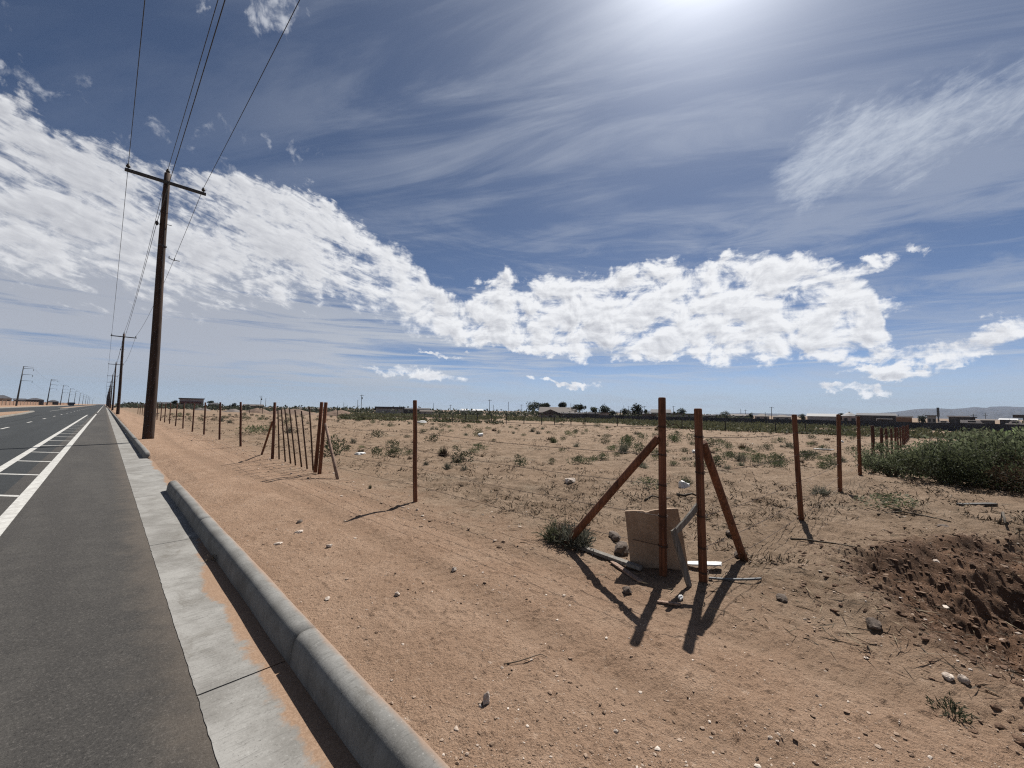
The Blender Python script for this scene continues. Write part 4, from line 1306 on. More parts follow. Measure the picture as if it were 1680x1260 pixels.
# the weed at the foot of the left brace: green blades with dry straw
p = G3(916, 886)
t = empty('weed_clump', tuple(p - Vector((0, 0, 0.02))), 'straggly green weed with dry straw at the foot of the left brace', 'weed')
V, F = tuft(201, n=240, h=0.36, spread=0.6, leafl=0.10, leafw=0.010)
link('leaves', np_mesh('leaves', V, F, None, MAT['leaf']), t).scale = (1.0, 1.0, 0.8)
V, F = tuft(202, n=60, h=0.33, spread=0.5, leafl=0.06, leafw=0.012)
q = link('dry_stalks', np_mesh('dry_stalks', V, F, None, MAT['pale']), t); q.location = RV * 0.08
V, F = tuft(203, n=200, h=0.26, spread=0.9, leafl=0.10, leafw=0.014)
me = np_mesh('leaves', V, F, None, MAT['leafg'])
p = G3(945, 896)
o = link('weed_clump', me, None, p); tag(o, 'thin grey-green weed growing right of the left brace foot', 'weed')
V, F = tuft(204, n=46, h=0.075, spread=0.6, leafl=0.03, leafw=0.007)
o = link('weed_clump', np_mesh('leaves', V, F, None, MAT['leafd']), None, G3(1563, 1172)); tag(o, 'tiny dark grey-green weed on the sand in front of the soil pit', 'weed')
# clumps of dry grass along the kerb foot
V, F = tuft(205, n=40, h=0.10, spread=0.5, leafl=0.03, leafw=0.004)
o = link('grass_tuft', np_mesh('grass', V, F, None, MAT['straw']), None, Vector((0.93, 5.35, GUT))); tag(o, 'small dry grass tuft growing at the kerb foot', 'grass tuft')

# 230 small shrubs spread over the field
rng = np.random.default_rng(5)
cnt = 0
occupied = []
SG = 'small shrubs scattered over the sandy field'
LAB = {'g': 'small green shrub among many scattered over the sandy field', 'd': 'small dark shrub among many scattered over the sandy field',
       's': 'small grey shrub among many scattered over the sandy field', 'b': 'small dry brown shrub among many scattered over the sandy field'}
tries = 0
while cnt < 262 and tries < 20000:
    tries += 1
    px = rng.uniform(250, 1400)
    hy = horizon(px)
    py = hy + 15 + 75 * rng.uniform(0, 1) ** 2.3
    p = G3(px, py)
    if p.x < 6 or math.hypot(p.x, p.y) > 120: continue
    if p.y < 2.0 and p.x > 12: continue
    dpt = p.x * SH + p.y * CH
    if fbm(np.array([p.x * 0.16]), np.array([p.y * 0.16]), 97, 3)[0] + rng.uniform(-0.35, 0.35) < 0.0: continue
    if any(abs(px - a) < 7 and abs(py - b_) < 3 for a, b_ in occupied): continue
    occupied.append((px, py))
    kind = rng.choice(['g', 'd', 's', 'b'], p=[0.26, 0.44, 0.14, 0.16])
    me = {'g': SH_G, 'd': SH_D, 's': SH_S, 'b': SH_B}[kind][rng.integers(0, 2)]
    w = rng.uniform(0.26, 0.66) * (0.7 + dpt / 70) * (1.35 if rng.uniform() < 0.15 else 1)
    shrub(me, p.x, p.y, w, w * rng.uniform(0.75, 1.15), LAB[kind], SG, rng.uniform(0, 6))
    cnt += 1

# dead stubble and straw litter over the field: nobody could count it
def scatter(n, rngs, xmin, xmax, rmax, f):
    out = []
    k = 0
    while len(out) < n and k < n * 30:
        k += 1
        px = rngs.uniform(-60, 1760); hy = horizon(px)
        py = hy + f(rngs.uniform(0, 1))
        g_ = gnd(px, py, 0)
        if not (xmin < g_[0] < xmax) or math.hypot(g_[0], g_[1]) > rmax: continue
        out.append(g_[:2])
    return np.array(out)
rng = np.random.default_rng(9)
pts = scatter(5200, rng, 4.2, 90, 85, lambda u: 18 + 230 * u ** 2.2)
# keep in loose patches
keep = fbm(pts[:, 0] * 0.5, pts[:, 1] * 0.5, 77, 3) > -0.15
pts = pts[keep]
pts = pts[pit_mask(pts[:, 0], pts[:, 1]) > 1.0]
nb = 7
c = np.repeat(pts, nb, 0) + rng.normal(0, 0.05, (len(pts) * nb, 2)) * (0.7 + 0.03 * np.repeat(np.hypot(pts[:, 0], pts[:, 1]), nb))[:, None]
cz = terrain(c[:, 0], c[:, 1])
dist = np.hypot(c[:, 0], c[:, 1])
d1 = rng.normal(size=(len(c), 3)); d1[:, 2] = np.abs(d1[:, 2]) * 0.8 + 0.1
V, F = leafquads(np.column_stack([c, cz]), d1, rng.uniform(0.03, 0.13, len(c)) * (0.8 + dist / 40), rng.uniform(0.004, 0.012, len(c)) * (0.8 + dist / 12), rng)
tag(link('dry_stubble', np_mesh('dry_stubble', V, F, None, MAT['straw'])), kind='stuff')
# straws lying flat
pts = scatter(2600, rng, 3.4, 60, 30, lambda u: 50 + 480 * u ** 1.6)
cz = terrain(pts[:, 0], pts[:, 1]) + 0.006
d1 = rng.normal(size=(len(pts), 3)); d1[:, 2] *= 0.08
dist = np.hypot(pts[:, 0], pts[:, 1])
V, F = leafquads(np.column_stack([pts, cz]), d1, rng.uniform(0.04, 0.22, len(pts)), rng.uniform(0.003, 0.007, len(pts)) * (1 + dist / 10), rng)
tag(link('straw_litter', np_mesh('straw_litter', V, F, None, MAT['straw'])), kind='stuff')

# gravel: small stones on the verge, in the field and in the pit
def gravel(n, rngs, pos2, size, name):
    bm = bmesh.new(); bmesh.ops.create_icosphere(bm, subdivisions=1, radius=1.0)
    bv = np.array([v.co[:] for v in bm.verts]); bf = np.array([[v.index for v in f.verts] for f in bm.faces]); bm.free()
    n = len(pos2)
    jit = 1 + rngs.uniform(-0.35, 0.35, (n, len(bv), 1))
    s = np.stack([size * rngs.uniform(0.7, 1.3, n), size * rngs.uniform(0.6, 1.0, n), size * rngs.uniform(0.25, 0.6, n)], 1)
    a = rngs.uniform(0, 2 * PI, n)
    v = bv[None] * jit * s[:, None, :]
    x = v[..., 0] * np.cos(a)[:, None] - v[..., 1] * np.sin(a)[:, None]
    y = v[..., 0] * np.sin(a)[:, None] + v[..., 1] * np.cos(a)[:, None]
    z0 = terrain(pos2[:, 0], pos2[:, 1]) + s[:, 2] * 0.35
    V = np.stack([x + pos2[:, 0:1], y + pos2[:, 1:2], v[..., 2] + z0[:, None]], -1).reshape(-1, 3)
    F = (bf[None] + (np.arange(n) * len(bv))[:, None, None]).reshape(-1, 3)
    return tag(link(name, np_mesh(name, V, None, F, MAT['gravel'])), kind='stuff')
pts = scatter(16000, rng, 1.12, 40, 28, lambda u: 45 + 560 * u ** 1.2)
keepg = fbm(pts[:, 0] * 1.3, pts[:, 1] * 1.3, 83, 4) + rng.uniform(-0.5, 0.5, len(pts)) > -0.05
pts = pts[keepg]
sz = 0.0022 + 0.010 * rng.uniform(0, 1, len(pts)) ** 7
dist = np.hypot(pts[:, 0], pts[:, 1])
sz = sz * (1 + dist / 14)
gravel(0, rng, pts, sz, 'gravel')
# stones along the graded edge left of the fence, windrow of gravel
yv = rng.uniform(3, 40, 1500); xv = 3.35 + rng.normal(0, 0.28, 1500) + 0.1 * np.sin(yv)
gravel(0, rng, np.column_stack([xv, yv]), 0.005 + 0.03 * rng.uniform(0, 1, 1500) ** 4, 'gravel')
# clods in and round the pit
pv = np.column_stack([rng.uniform(3.0, 8.2, 4200), rng.uniform(-3.2, 1.0, 4200)])
pmv = pit_mask(pv[:, 0], pv[:, 1])
pv = pv[(pmv < 1.25) & (rng.uniform(0, 1, len(pv)) < np.where(pmv < 1.05, 0.10, 0.06))]
g0 = MAT['gravel']
gravel(0, rng, pv, 0.006 + 0.035 * rng.uniform(0, 1, len(pv)) ** 5, 'soil_rubble')
pv = np.column_stack([rng.uniform(3.0, 8.2, 16000), rng.uniform(-3.4, 1.2, 16000)])
pmv = pit_mask(pv[:, 0], pv[:, 1])
pv = pv[(pmv < 1.35) & (rng.uniform(0, 1, len(pv)) < np.where(pmv < 1.08, 0.9, 0.25))]
MAT['gravel'] = mat('damp_soil', m_plain((0.070, 0.041, 0.026), (0.125, 0.075, 0.048), 9, 0.95, 0.7, 0.01))
gravel(0, rng, pv, 0.005 + 0.024 * rng.uniform(0, 1, len(pv)) ** 4, 'soil_clods')
MAT['gravel'] = g0

# ------------------------------------------------------------------ the big thicket on the right
def bush_mesh(seed, n, w, h, ll, lw):
    rngb = np.random.default_rng(seed)
    nl = 34
    a_ = rngb.uniform(0, 2 * PI, nl); rr_ = np.sqrt(rngb.uniform(0, 1, nl)) * w * 0.42
    lob = np.stack([np.cos(a_) * rr_, np.sin(a_) * rr_, h * (0.22 + 0.66 * rngb.uniform(0, 1, nl)) * (1 - 0.45 * (rr_ / (w * 0.5)) ** 2)], 1)
    lr = rngb.uniform(0.06, 0.17, nl) * w
    pick = rngb.integers(0, nl, n)
    dv = rngb.normal(size=(n, 3)); dv /= np.linalg.norm(dv, axis=1, keepdims=True)
    c = lob[pick] + dv * (lr[pick] * rngb.uniform(0.15, 1.2, n) ** 0.55)[:, None] * np.array([1, 1, 0.62])
    c[:, 2] = np.abs(c[:, 2]) + 0.01
    d1 = dv * 0.7 + np.array([0, 0, 0.10]) + rngb.normal(size=(n, 3)) * 0.9
    lv = leafquads(c, d1, rngb.uniform(0.5, 1.2, n) * ll, rngb.uniform(0.5, 1.1, n) * lw, rngb)
    mb = MB()
    for k in range(nl):
        mid_ = lob[k] * 0.5 + np.array([rngb.normal(0, 0.08), rngb.normal(0, 0.08), 0.05])
        mb.tube([(rngb.normal(0, 0.1), rngb.normal(0, 0.1), -0.05), tuple(mid_), tuple(lob[k] * np.array([1, 1, 1.05]))], [0.022, 0.014, 0.006], 5)
        for _ in range(3):
            e_ = lob[k] + np.clip(rngb.normal(0, 1, 3), -1.2, 1.2) * lr[k] * np.array([0.8, 0.8, 0.45])
            mb.tube([tuple(mid_), tuple((mid_ + e_) / 2 + rngb.normal(0, 0.03, 3)), (e_[0], e_[1], abs(e_[2]))], [0.010, 0.007, 0.003], 4)
    return lv, mb
BM = []
for sd in (301, 302, 303):
    (V, F), sm = bush_mesh(sd, 7000, 3.2, 1.25, 0.10, 0.058)
    stem_o = sm.build('stems', MAT['twigs'])
    sme = stem_o.data
    bpy.data.objects.remove(stem_o)
    BM.append((np_mesh('foliage', V, F, None, MAT['leafb']), np_mesh('foliage', V, F, None, MAT['leafd']), sme))
def bush(k, x, y, s, sz, label, dark=False, rz=0.0):
    t = empty('bush', (x, y, tz(x, y) - 0.03), label, 'bush', 'bushes of the green thicket at the right')
    o = link('foliage', BM[k][1 if dark else 0], t); o.scale = (s, s, sz); o.rotation_euler = (0, 0, rz)
    o = link('stems', BM[k][2], t); o.scale = (s, s, sz); o.rotation_euler = (0, 0, rz)
bush(0, 15.0, 0.62, 0.50, 0.78, 'green bush at the left end of the thicket, next to the rusty post')
bush(1, 13.9, -0.35, 0.62, 0.78, 'dark green bush at the front of the thicket, left of its black hollow', True, 1.0)
bush(2, 16.6, -0.55, 0.70, 1.02, 'tall mid-green bush in the middle of the thicket, behind the dark front bush', False, 2.0)
bush(0, 19.0, -1.2, 1.0, 1.28, 'pale green bush at the rear of the thicket, below the dark screen wall', False, 3.0)
bush(1, 16.0, -1.9, 0.95, 1.32, 'large green bush on the right of the thicket, above the brown mound', False, 4.0)
bush(2, 18.5, -3.2, 1.25, 1.62, 'tallest green bush at the far right of the thicket, reaching over the wall', False, 5.0)
bush(1, 13.6, -1.15, 0.60, 0.85, 'blackish bush at the front of the thicket, beside the brown mound', True, 0.4)
bush(2, 20.5, 0.3, 0.6, 0.55, 'low olive bush behind the left end of the thicket', False, 0.9)
bush(0, 22.5, -0.8, 1.0, 0.85, 'low dull bush behind the thicket, below the bare sand strip', False, 1.9)
bush(0, 16.2, -3.4, 1.0, 1.25, 'green bush cut by the right edge of the picture', False, 2.6)
# brown heap of dry brush at the right edge
V, F = bush_mesh(311, 9000, 2.3, 0.85, 0.14, 0.016)[0]
o = link('brush_heap', np_mesh('brush_heap', V, F, None, MAT['brownl']), None, Vector((13.2, -1.95, tz(13.2, -1.95) - 0.05)))
tag(o, 'brown heap of dead brush at the right edge, in front of the thicket', 'brush heap')

# ------------------------------------------------------------------ scrub belt behind the field
rng = np.random.default_rng(21)
cl = []
while len(cl) < 1900:
    px = rng.uniform(560, 1760)
    D = rng.uniform(40, 150) if px > 900 else rng.uniform(60, 150)
    x, y = at_depth(px, D)
    if x > 131: continue
    if y < 6 and x < 60: continue
    dens = fbm(np.array([x * 0.06]), np.array([y * 0.06]), 91, 3)[0]
    lim = (0.42 if px < 1080 else 0.22) - 0.0062 * (D - 40)
    if dens < lim: continue
    if 1520 < px < 1600 and D > 60 and rng.uniform() < 0.85: continue
    cl.append((x, y, (0.45 + 0.9 * rng.uniform(0, 1) ** 2) * (1.1 if D > 95 else 0.8)))
cl = np.array(cl)
k = 34
c = np.repeat(cl, k, 0)
dv = rng.normal(size=(len(c), 3))
dv /= np.linalg.norm(dv, axis=1, keepdims=True)
r_ = rng.uniform(0.4, 1.0, len(c)) ** 0.5
cx, cy = c[:, 0] + dv[:, 0] * r_ * c[:, 2] * 1.15, c[:, 1] + dv[:, 1] * r_ * c[:, 2] * 1.15
cz = terrain(cx, cy) + np.abs(dv[:, 2]) * r_ * c[:, 2] * 0.75
V, F = leafquads(np.column_stack([cx, cy, cz]), dv + np.array([0, 0, 0.4]) + rng.normal(size=dv.shape) * 0.5, rng.uniform(0.25, 0.6, len(c)), rng.uniform(0.10, 0.26, len(c)), rng)
tag(link('scrub_vegetation', np_mesh('scrub_vegetation', V, F, None, MAT['leafs'])), kind='stuff')

# ------------------------------------------------------------------ far things
def far_tree(px0, px1, ytop, ybot, D, label, kind='round', grp='trees by the far houses', seed=0):
    px = (px0 + px1) / 2
    x, y = at_depth(px, D)
    zb = tz(x, y)
    zt = z_at(px, ytop, D)
    w = (px1 - px0) / FPX * D
    H = zt - zb
    rngt = np.random.default_rng(seed + int(px0))
    t = empty('tree', (x, y, zb), label, 'tree', grp)
    m = MB()
    m.tube([(0, 0, -0.3), (0.05, 0, H * 0.3), (0, 0.1, H * 0.7)], [0.035 * H, 0.025 * H, 0.008 * H], 7)
    for q in range(4):
        a_ = q * 1.6 + rngt.uniform(0, 0.8)
        m.tube([(0.03, 0, H * (0.25 + 0.08 * q)), (math.cos(a_) * w * 0.28, math.sin(a_) * w * 0.28, H * (0.5 + 0.08 * q))], [0.015 * H, 0.005 * H], 5)
    m.build('trunk', MAT['stem'], t)
    nl = 12
    if kind == 'round':
        lob = rngt.normal(size=(nl, 3)); lob /= np.linalg.norm(lob, axis=1, keepdims=True)
        lob *= rngt.uniform(0.2, 1, (nl, 1)) ** 0.5 * np.array([[w * 0.34, w * 0.34, H * 0.30]])
        lob[:, 2] += H * 0.58; lr = rngt.uniform(0.16, 0.24, nl) * min(w, H)
    elif kind == 'spire':
        tt = rngt.uniform(0.1, 0.92, nl)
        lob = np.stack([rngt.normal(0, 0.16, nl) * w, rngt.normal(0, 0.16, nl) * w, H * tt], 1); lr = (1.05 - tt) * 0.42 * w + 0.10 * w
    else:
        lob = np.stack([rngt.normal(0, 0.24, nl) * w, rngt.normal(0, 0.24, nl) * w, H * rngt.uniform(0.62, 0.9, nl)], 1); lr = rngt.uniform(0.13, 0.22, nl) * w
    n = 900
    pick = rngt.integers(0, nl, n)
    dv = rngt.normal(size=(n, 3)); dv /= np.linalg.norm(dv, axis=1, keepdims=True)
    c = lob[pick] + dv * (lr[pick] * rngt.uniform(0.2, 1.1, n) ** 0.6)[:, None]
    c[:, 2] = np.maximum(c[:, 2], 0.1)
    V, F = leafquads(c, dv + rngt.normal(size=(n, 3)) * 0.7, rngt.uniform(0.06, 0.14, n) * H, rngt.uniform(0.03, 0.07, n) * H, rngt)
    link('crown', np_mesh('crown', V, F, None, MAT['leaft']), t)
    return t
TL = [(865, 888, 661, 678, 200, 'dark open-crowned tree at the left end of the gabled house', 'open'),
      (882, 893, 662, 678, 205, 'slim dark tree right behind the open-crowned one left of the gabled house', 'spire'),
      (890, 904, 660.5, 676, 205, 'jagged dark tree above the left slope of the gabled house roof', 'open'),
      (916, 928, 659.5, 674, 215, 'small-crowned tree standing up over the ridge of the gabled house', 'open'),
      (929, 944, 665, 679, 195, 'dark tree touching the right end of the gabled house', 'round'),
      (943, 959, 663.5, 679, 195, 'tree with a slanting crown above the bright shed roof', 'open'),
      (967, 981, 668.5, 677, 210, 'thin grey tree between the slanting tree and the round one', 'open'),
      (982, 1001, 663.5, 678, 200, 'round dense tree behind the end of the long shed', 'round'),
      (1000, 1010, 672, 681, 190, 'low grey bushy tree right of the long shed', 'round'),
      (1018, 1034, 671, 682, 185, 'spreading spiky tree left of the tall round tree', 'open'),
      (1033, 1054, 662.5, 682, 185, 'tall dense round tree left of the left corner post', 'round'),
      (1057, 1062, 671, 679, 230, 'tiny conifer just left of the left corner post', 'spire'),
      (1110, 1127, 669, 681, 210, 'dark bushy tree seen between the two corner posts', 'round'),
      (1180, 1198, 674.5, 685, 190, 'dark tree right of the right corner post', 'round'),
      (1227, 1237, 676.5, 685, 220, 'small dark tree midway between the right corner post and the leaning post', 'round'),
      (1310, 1322, 679, 688, 210, 'low dark tree beside the top of the leaning right-hand post', 'round'),
      (1372, 1386, 677, 689, 170, 'dark tree beside the white domed house', 'round'),
      (1507, 1521, 681.5, 691, 180, 'dark round tree left of the grey block building', 'round'),
      (283, 291, 657, 668, 240, 'dark palm-like tree left of the pink two-storey house', 'open'),
      (342, 349, 657, 667, 260, 'small dark tree between the pink house and the low dark house', 'open'),
      (380, 388, 661, 667, 260, 'small dark tree right of the low dark house', 'round'),
      (560, 572, 667, 677, 200, 'low dark tree at the right end of the soil heap', 'round')]
for a_ in TL:
    far_tree(*a_[:6], kind=a_[6])
# dark tree belt behind the scrub: far, one mass
rng = np.random.default_rng(33)
n = 12000
pxs = rng.uniform(190, 1230, n)
Ds = rng.uniform(165, 330, n)
top = np.interp(pxs, [190, 260, 300, 400, 560, 600, 700, 760, 860, 1000, 1100, 1200, 1320, 1500], [1.5, 2.8, 2.2, 2.2, 2.6, 3.4, 3.0, 2.6, 3.0, 2.6, 2.8, 2.6, 2.2, 2.2])
xy = np.array([at_depth(a_, b_) for a_, b_ in zip(pxs, Ds)])
hh = top * (0.4 + 0.9 * vnoise(xy[:, 0] * 0.11, xy[:, 1] * 0.11, 5)) * rng.uniform(0.05, 1, n)
cz = terrain(xy[:, 0], xy[:, 1]) + hh
V, F = leafquads(np.column_stack([xy, cz]), rng.normal(size=(n, 3)), rng.uniform(0.7, 1.8, n), rng.uniform(0.5, 1.1, n), rng)
tag(link('treeline_foliage', np_mesh('treeline_foliage', V, F, None, MAT['leaft'])), kind='stuff')

def bx(m, c, d): m.box(c, d)
def building(px0, px1, yeave, ytop, D, label, wall, roof, depth=9.0, style='gable', turn=None, windows=0, grp=None, name='house', cat='house', ov=0.5):
    """walls up to the eave row, roof up to the top row; front square to the sight line unless turned"""
    px = (px0 + px1) / 2
    x, y = at_depth(px, D)
    zb = tz(x, y)
    w = (px1 - px0) / FPX * D
    r = ray(px, horizon(px))
    # foreshortening of a face square to the bearing
    off = math.atan((px - 840) / FPX)
    w *= math.cos(off)
    he = z_at(px, yeave, D) - zb
    ht = z_at(px, ytop, D) - zb
    rz = -math.atan2(r[0], r[1]) if turn is None else turn
    t = empty(name, (x, y, zb), label, cat, grp, rz)
    m = MB(); m.box((0, depth / 2, he / 2 - 0.3), (w, depth, he + 0.6)); m.build('wall', wall, t)
    m = MB()
    if style == 'gable':
        a0, a1 = -ov, depth + ov
        vs = [(-w / 2 - ov, a0, he), (w / 2 + ov, a0, he), (w / 2 + ov, a1, he), (-w / 2 - ov, a1, he), (-w / 2 - ov * .5, depth / 2, ht), (w / 2 + ov * .5, depth / 2, ht)]
        m.put(vs, [(0, 1, 5, 4), (2, 3, 4, 5), (0, 4, 3), (1, 2, 5), (3, 2, 1, 0)])
    elif style == 'end':
        vs = [(-w / 2 - ov, -ov, he), (w / 2 + ov, -ov, he), (w / 2 + ov, depth + ov, he), (-w / 2 - ov, depth + ov, he), (0, -ov, ht), (0, depth + ov, ht)]
        m.put(vs, [(0, 1, 4), (1, 2, 5, 4), (2, 3, 5), (3, 0, 4, 5), (3, 2, 1, 0)])
    elif style == 'hip':
        q = min(w, depth) * 0.4
        vs = [(-w / 2 - ov, -ov, he), (w / 2 + ov, -ov, he), (w / 2 + ov, depth + ov, he), (-w / 2 - ov, depth + ov, he), (-w / 2 + q, depth / 2, ht), (w / 2 - q, depth / 2, ht)]
        m.put(vs, [(0, 1, 5, 4), (2, 3, 4, 5), (3, 0, 4), (1, 2, 5), (3, 2, 1, 0)])
    elif style == 'dome':
        n_ = 12
        vs = []
        for kk, (rr_, hz_) in enumerate(((1.0, 0), (0.6, 0.45), (0.2, 0.8), (0.12, 0.82), (0.10, 1.0))):
            vs += [(math.cos(2 * PI * q / n_) * (w / 2 + ov) * rr_, depth / 2 + math.sin(2 * PI * q / n_) * (depth / 2 + ov) * rr_, he + (ht - he) * hz_) for q in range(n_)]
        fs = [(kk * n_ + q, kk * n_ + (q + 1) % n_, (kk + 1) * n_ + (q + 1) % n_, (kk + 1) * n_ + q) for kk in range(4) for q in range(n_)] + [tuple(4 * n_ + q for q in range(n_)), tuple(reversed(range(n_)))]
        m.put(vs, fs)
    else:
        m.box((0, depth / 2, (he + ht) / 2), (w + 2 * ov, depth + 2 * ov, max(0.15, ht - he)))
    m.build('roof', roof, t)
    for q in range(windows):
        wx = -w / 2 + (q + 0.5) * w / windows
        ww = min(1.4, w / windows * 0.5)
        f = MB(); f.box((wx, -0.03, he * 0.55), (ww, 0.08, min(1.2, he * 0.45))); f.build('window', MAT['glass'], t)
    return t
b = building(294, 334, 654.6, 653.2, 250, 'pink-grey two-storey house with a red band, left of the wire gate', MAT['wallp'], MAT['roofb'], 11, 'flat', windows=4)
m = MB()
bh = z_at(314, 660.3, 250) - b.location.z
m.box((-0.5, -0.35, bh), (10.2, 0.6, 1.2)); m.build('roof_band', MAT['roofr'], b)
building(341, 363, 663.5, 660.5, 245, 'low house with a dark hipped roof right of the pink house', MAT['walld'], MAT['roofd'], 9, 'hip', windows=2)
building(255, 292, 663, 659.5, 260, 'low dark-roofed house behind the nearest utility pole, left of the pink house', MAT['wallg'], MAT['roofd'], 9, 'gable', windows=2)
building(205, 232, 664, 660, 330, 'small dark-roofed house between the second pole and the nearest pole', MAT['wallg'], MAT['roofd'], 9, 'hip')
building(399, 432, 666, 663.3, 240, 'long low brown-roofed shed right of the grey gravel heap', MAT['walld'], MAT['roofb'], 8, 'gable', name='shed', cat='shed')
building(489, 530, 671, 668.3, 230, 'low shed with a pale roof behind the stays of the wire gate', MAT['walld'], MAT['roofb'], 10, 'gable', name='shed', cat='shed')
building(885, 946, 677, 667.8, 190, 'broad brown gabled house among dark trees in the middle distance', MAT['wallp'], MAT['roofb'], 14, 'gable', windows=4)
building(884, 922, 680, 671.5, 178, 'front gabled wing of the brown house among dark trees', MAT['wallp'], MAT['roofb'], 7, 'end', windows=1)
building(921, 956, 678.8, 677.2, 170, 'flat shed roof shining white in front of the brown house', MAT['walld'], MAT['roofw'], 6, 'flat', name='shed', cat='shed')
building(952, 982, 678.5, 676.8, 172, 'long dark open-sided shed below the round tree', MAT['walld'], MAT['roofw'], 8, 'flat', name='shed', cat='shed')
building(981, 999, 677.6, 676.2, 171, 'pale end wall building of the long shed', MAT['wallp'], MAT['roofb'], 8, 'flat', name='shed', cat='shed')
building(1056, 1075, 683.5, 679, 165, 'small green-grey shed left of the left corner post', MAT['wallg'], MAT['roofb'], 6, 'flat', name='shed', cat='shed')
building(1068, 1100, 677, 671.5, 230, 'dark gabled barn behind the left corner post', MAT['wallg'], MAT['roofd'], 12, 'gable', name='barn', cat='barn')
building(1095, 1150, 680, 678.3, 200, 'long grey low roof between the two corner posts', MAT['wallg'], MAT['roofb'], 10, 'flat', name='shed', cat='shed')
building(1155, 1178, 682.4, 680.5, 190, 'low shed with a bright roof just right of the right corner post', MAT['walld'], MAT['roofw'], 8, 'flat', name='shed', cat='shed')
building(1198, 1228, 682, 679.5, 240, 'grey low-roofed house left of the small dark tree', MAT['wallg'], MAT['roofb'], 9, 'gable')
building(1238, 1262, 683, 679.0, 250, 'grey pale house right of the small dark tree', MAT['wallp'], MAT['roofb'], 9, 'hip', windows=2)
building(1268, 1298, 684, 680.5, 240, 'grey house just left of the leaning right-hand post', MAT['wallg'], MAT['roofb'], 9, 'hip', windows=2)
building(1324, 1374, 683, 678.5, 200, 'wide grey metal-roofed warehouse between two right-hand posts', MAT['wallg'], MAT['steel'], 16, 'gable', name='warehouse', cat='warehouse')
building(1381, 1406, 682.5, 675.5, 165, 'white pavilion with a domed peaked roof left of the dark warehouse', MAT['wallp'], MAT['wallg'], 6, 'dome', windows=2, name='pavilion', cat='pavilion')
b = building(1405, 1469, 681.5, 677.8, 160, 'long black warehouse with a white awning, seen above the dark screen wall', MAT['walld'], MAT['roofd'], 16, 'gable', name='warehouse', cat='warehouse')
m = MB(); zz_ = z_at(1448, 687.2, 160) - b.location.z
m.box((2.4, -1.3, zz_), (4.6, 2.6, 0.25)); m.build('awning', MAT['roofw'], b)
m = MB(); m.box((0.2, -2.5, zz_ / 2), (0.15, 0.15, zz_)); m.build('awning_post', MAT['roofw'], b)
building(1468, 1496, 684.6, 682.6, 180, 'low tan building with a white roof edge right of the black warehouse', MAT['walln'], MAT['roofw'], 9, 'flat')
building(1521, 1536, 682.6, 681.3, 165, 'grey square block building left of the thin tower', MAT['wallg'], MAT['roofb'], 6, 'flat', windows=2)
building(1556, 1588, 684.0, 682.2, 170, 'long building with a bright white flat roof right of the thin tower', MAT['walld'], MAT['roofw'], 9, 'flat', windows=3)
building(1587, 1600, 685.5, 683.8, 175, 'dark low annex right of the white-roofed building', MAT['walld'], MAT['roofd'], 9, 'flat')
building(1608, 1632, 689.5, 687.6, 190, 'dark low house below the lattice mast', MAT['walld'], MAT['roofb'], 9, 'gable')
building(1640, 1668, 688.6, 686.6, 190, 'low house with a pale roof near the right edge', MAT['walld'], MAT['roofw'], 9, 'gable')
building(617, 662, 670.2, 667.3, 175, 'wide flat canopy roof on thin walls left of the lone post', MAT['wallg'], MAT['roofd'], 12, 'flat', name='canopy_shed', cat='shed')
building(662, 706, 671.5, 669.2, 180, 'long dark-roofed shed behind the lone post', MAT['walld'], MAT['roofd'], 10, 'gable', name='shed', cat='shed')
building(690, 709, 675, 672.8, 160, 'low grey shed just right of the lone post', MAT['wallg'], MAT['roofb'], 8, 'gable', name='shed', cat='shed')
building(757, 768, 673.4, 670.7, 230, 'small white-roofed shed far behind the scrub, left of a twin', MAT['wallg'], MAT['roofw'], 8, 'gable', name='shed', cat='shed')
building(775, 792, 673.6, 671.2, 230, 'longer white-roofed shed far behind the scrub, right of a smaller one', MAT['wallg'], MAT['roofw'], 8, 'gable', name='shed', cat='shed')
# left side houses behind the block wall
building(-14, 19, 653.5, 648.0, 240, 'dark hip-roofed house at the left edge behind the tan wall', MAT['wallc'], MAT['roofd'], 12, 'hip', windows=3)
building(42, 72, 656, 652.8, 260, 'dark hip-roofed house behind the tan wall, between the first two steel poles', MAT['walld'], MAT['roofd'], 11, 'hip')
building(22, 42, 656.5, 653.6, 300, 'low dark-roofed house behind the tan wall beside the nearest steel pole', MAT['walld'], MAT['roofd'], 10, 'gable')
building(78, 96, 658.8, 656.0, 330, 'low dark-roofed house behind the tan wall right of the second steel pole', MAT['walld'], MAT['roofd'], 10, 'hip')
building(112, 122, 663, 660.2, 330, 'small dark shelter at the far end of the tan wall', MAT['walld'], MAT['roofd'], 6, 'flat', name='shed', cat='shed')
# block wall along the far pavement
t = empty('block_wall', (-30, 250, 0), 'tan block wall with pale pillars beyond the far carriageway', 'wall')
m = MB(); zb = tz(-30, 300)
m.box((0, 260, zb + 0.7), (0.22, 640, 2.3)); m.build('panel', MAT['walln'], t)
for k in range(44):
    f = MB(); f.box((0.04, -56 + k * (5 + k * 0.22), zb + 0.85), (0.5, 0.55, 2.5)); pl = f.build('pillar', MAT['wallc'], t)
t.location.y = 250
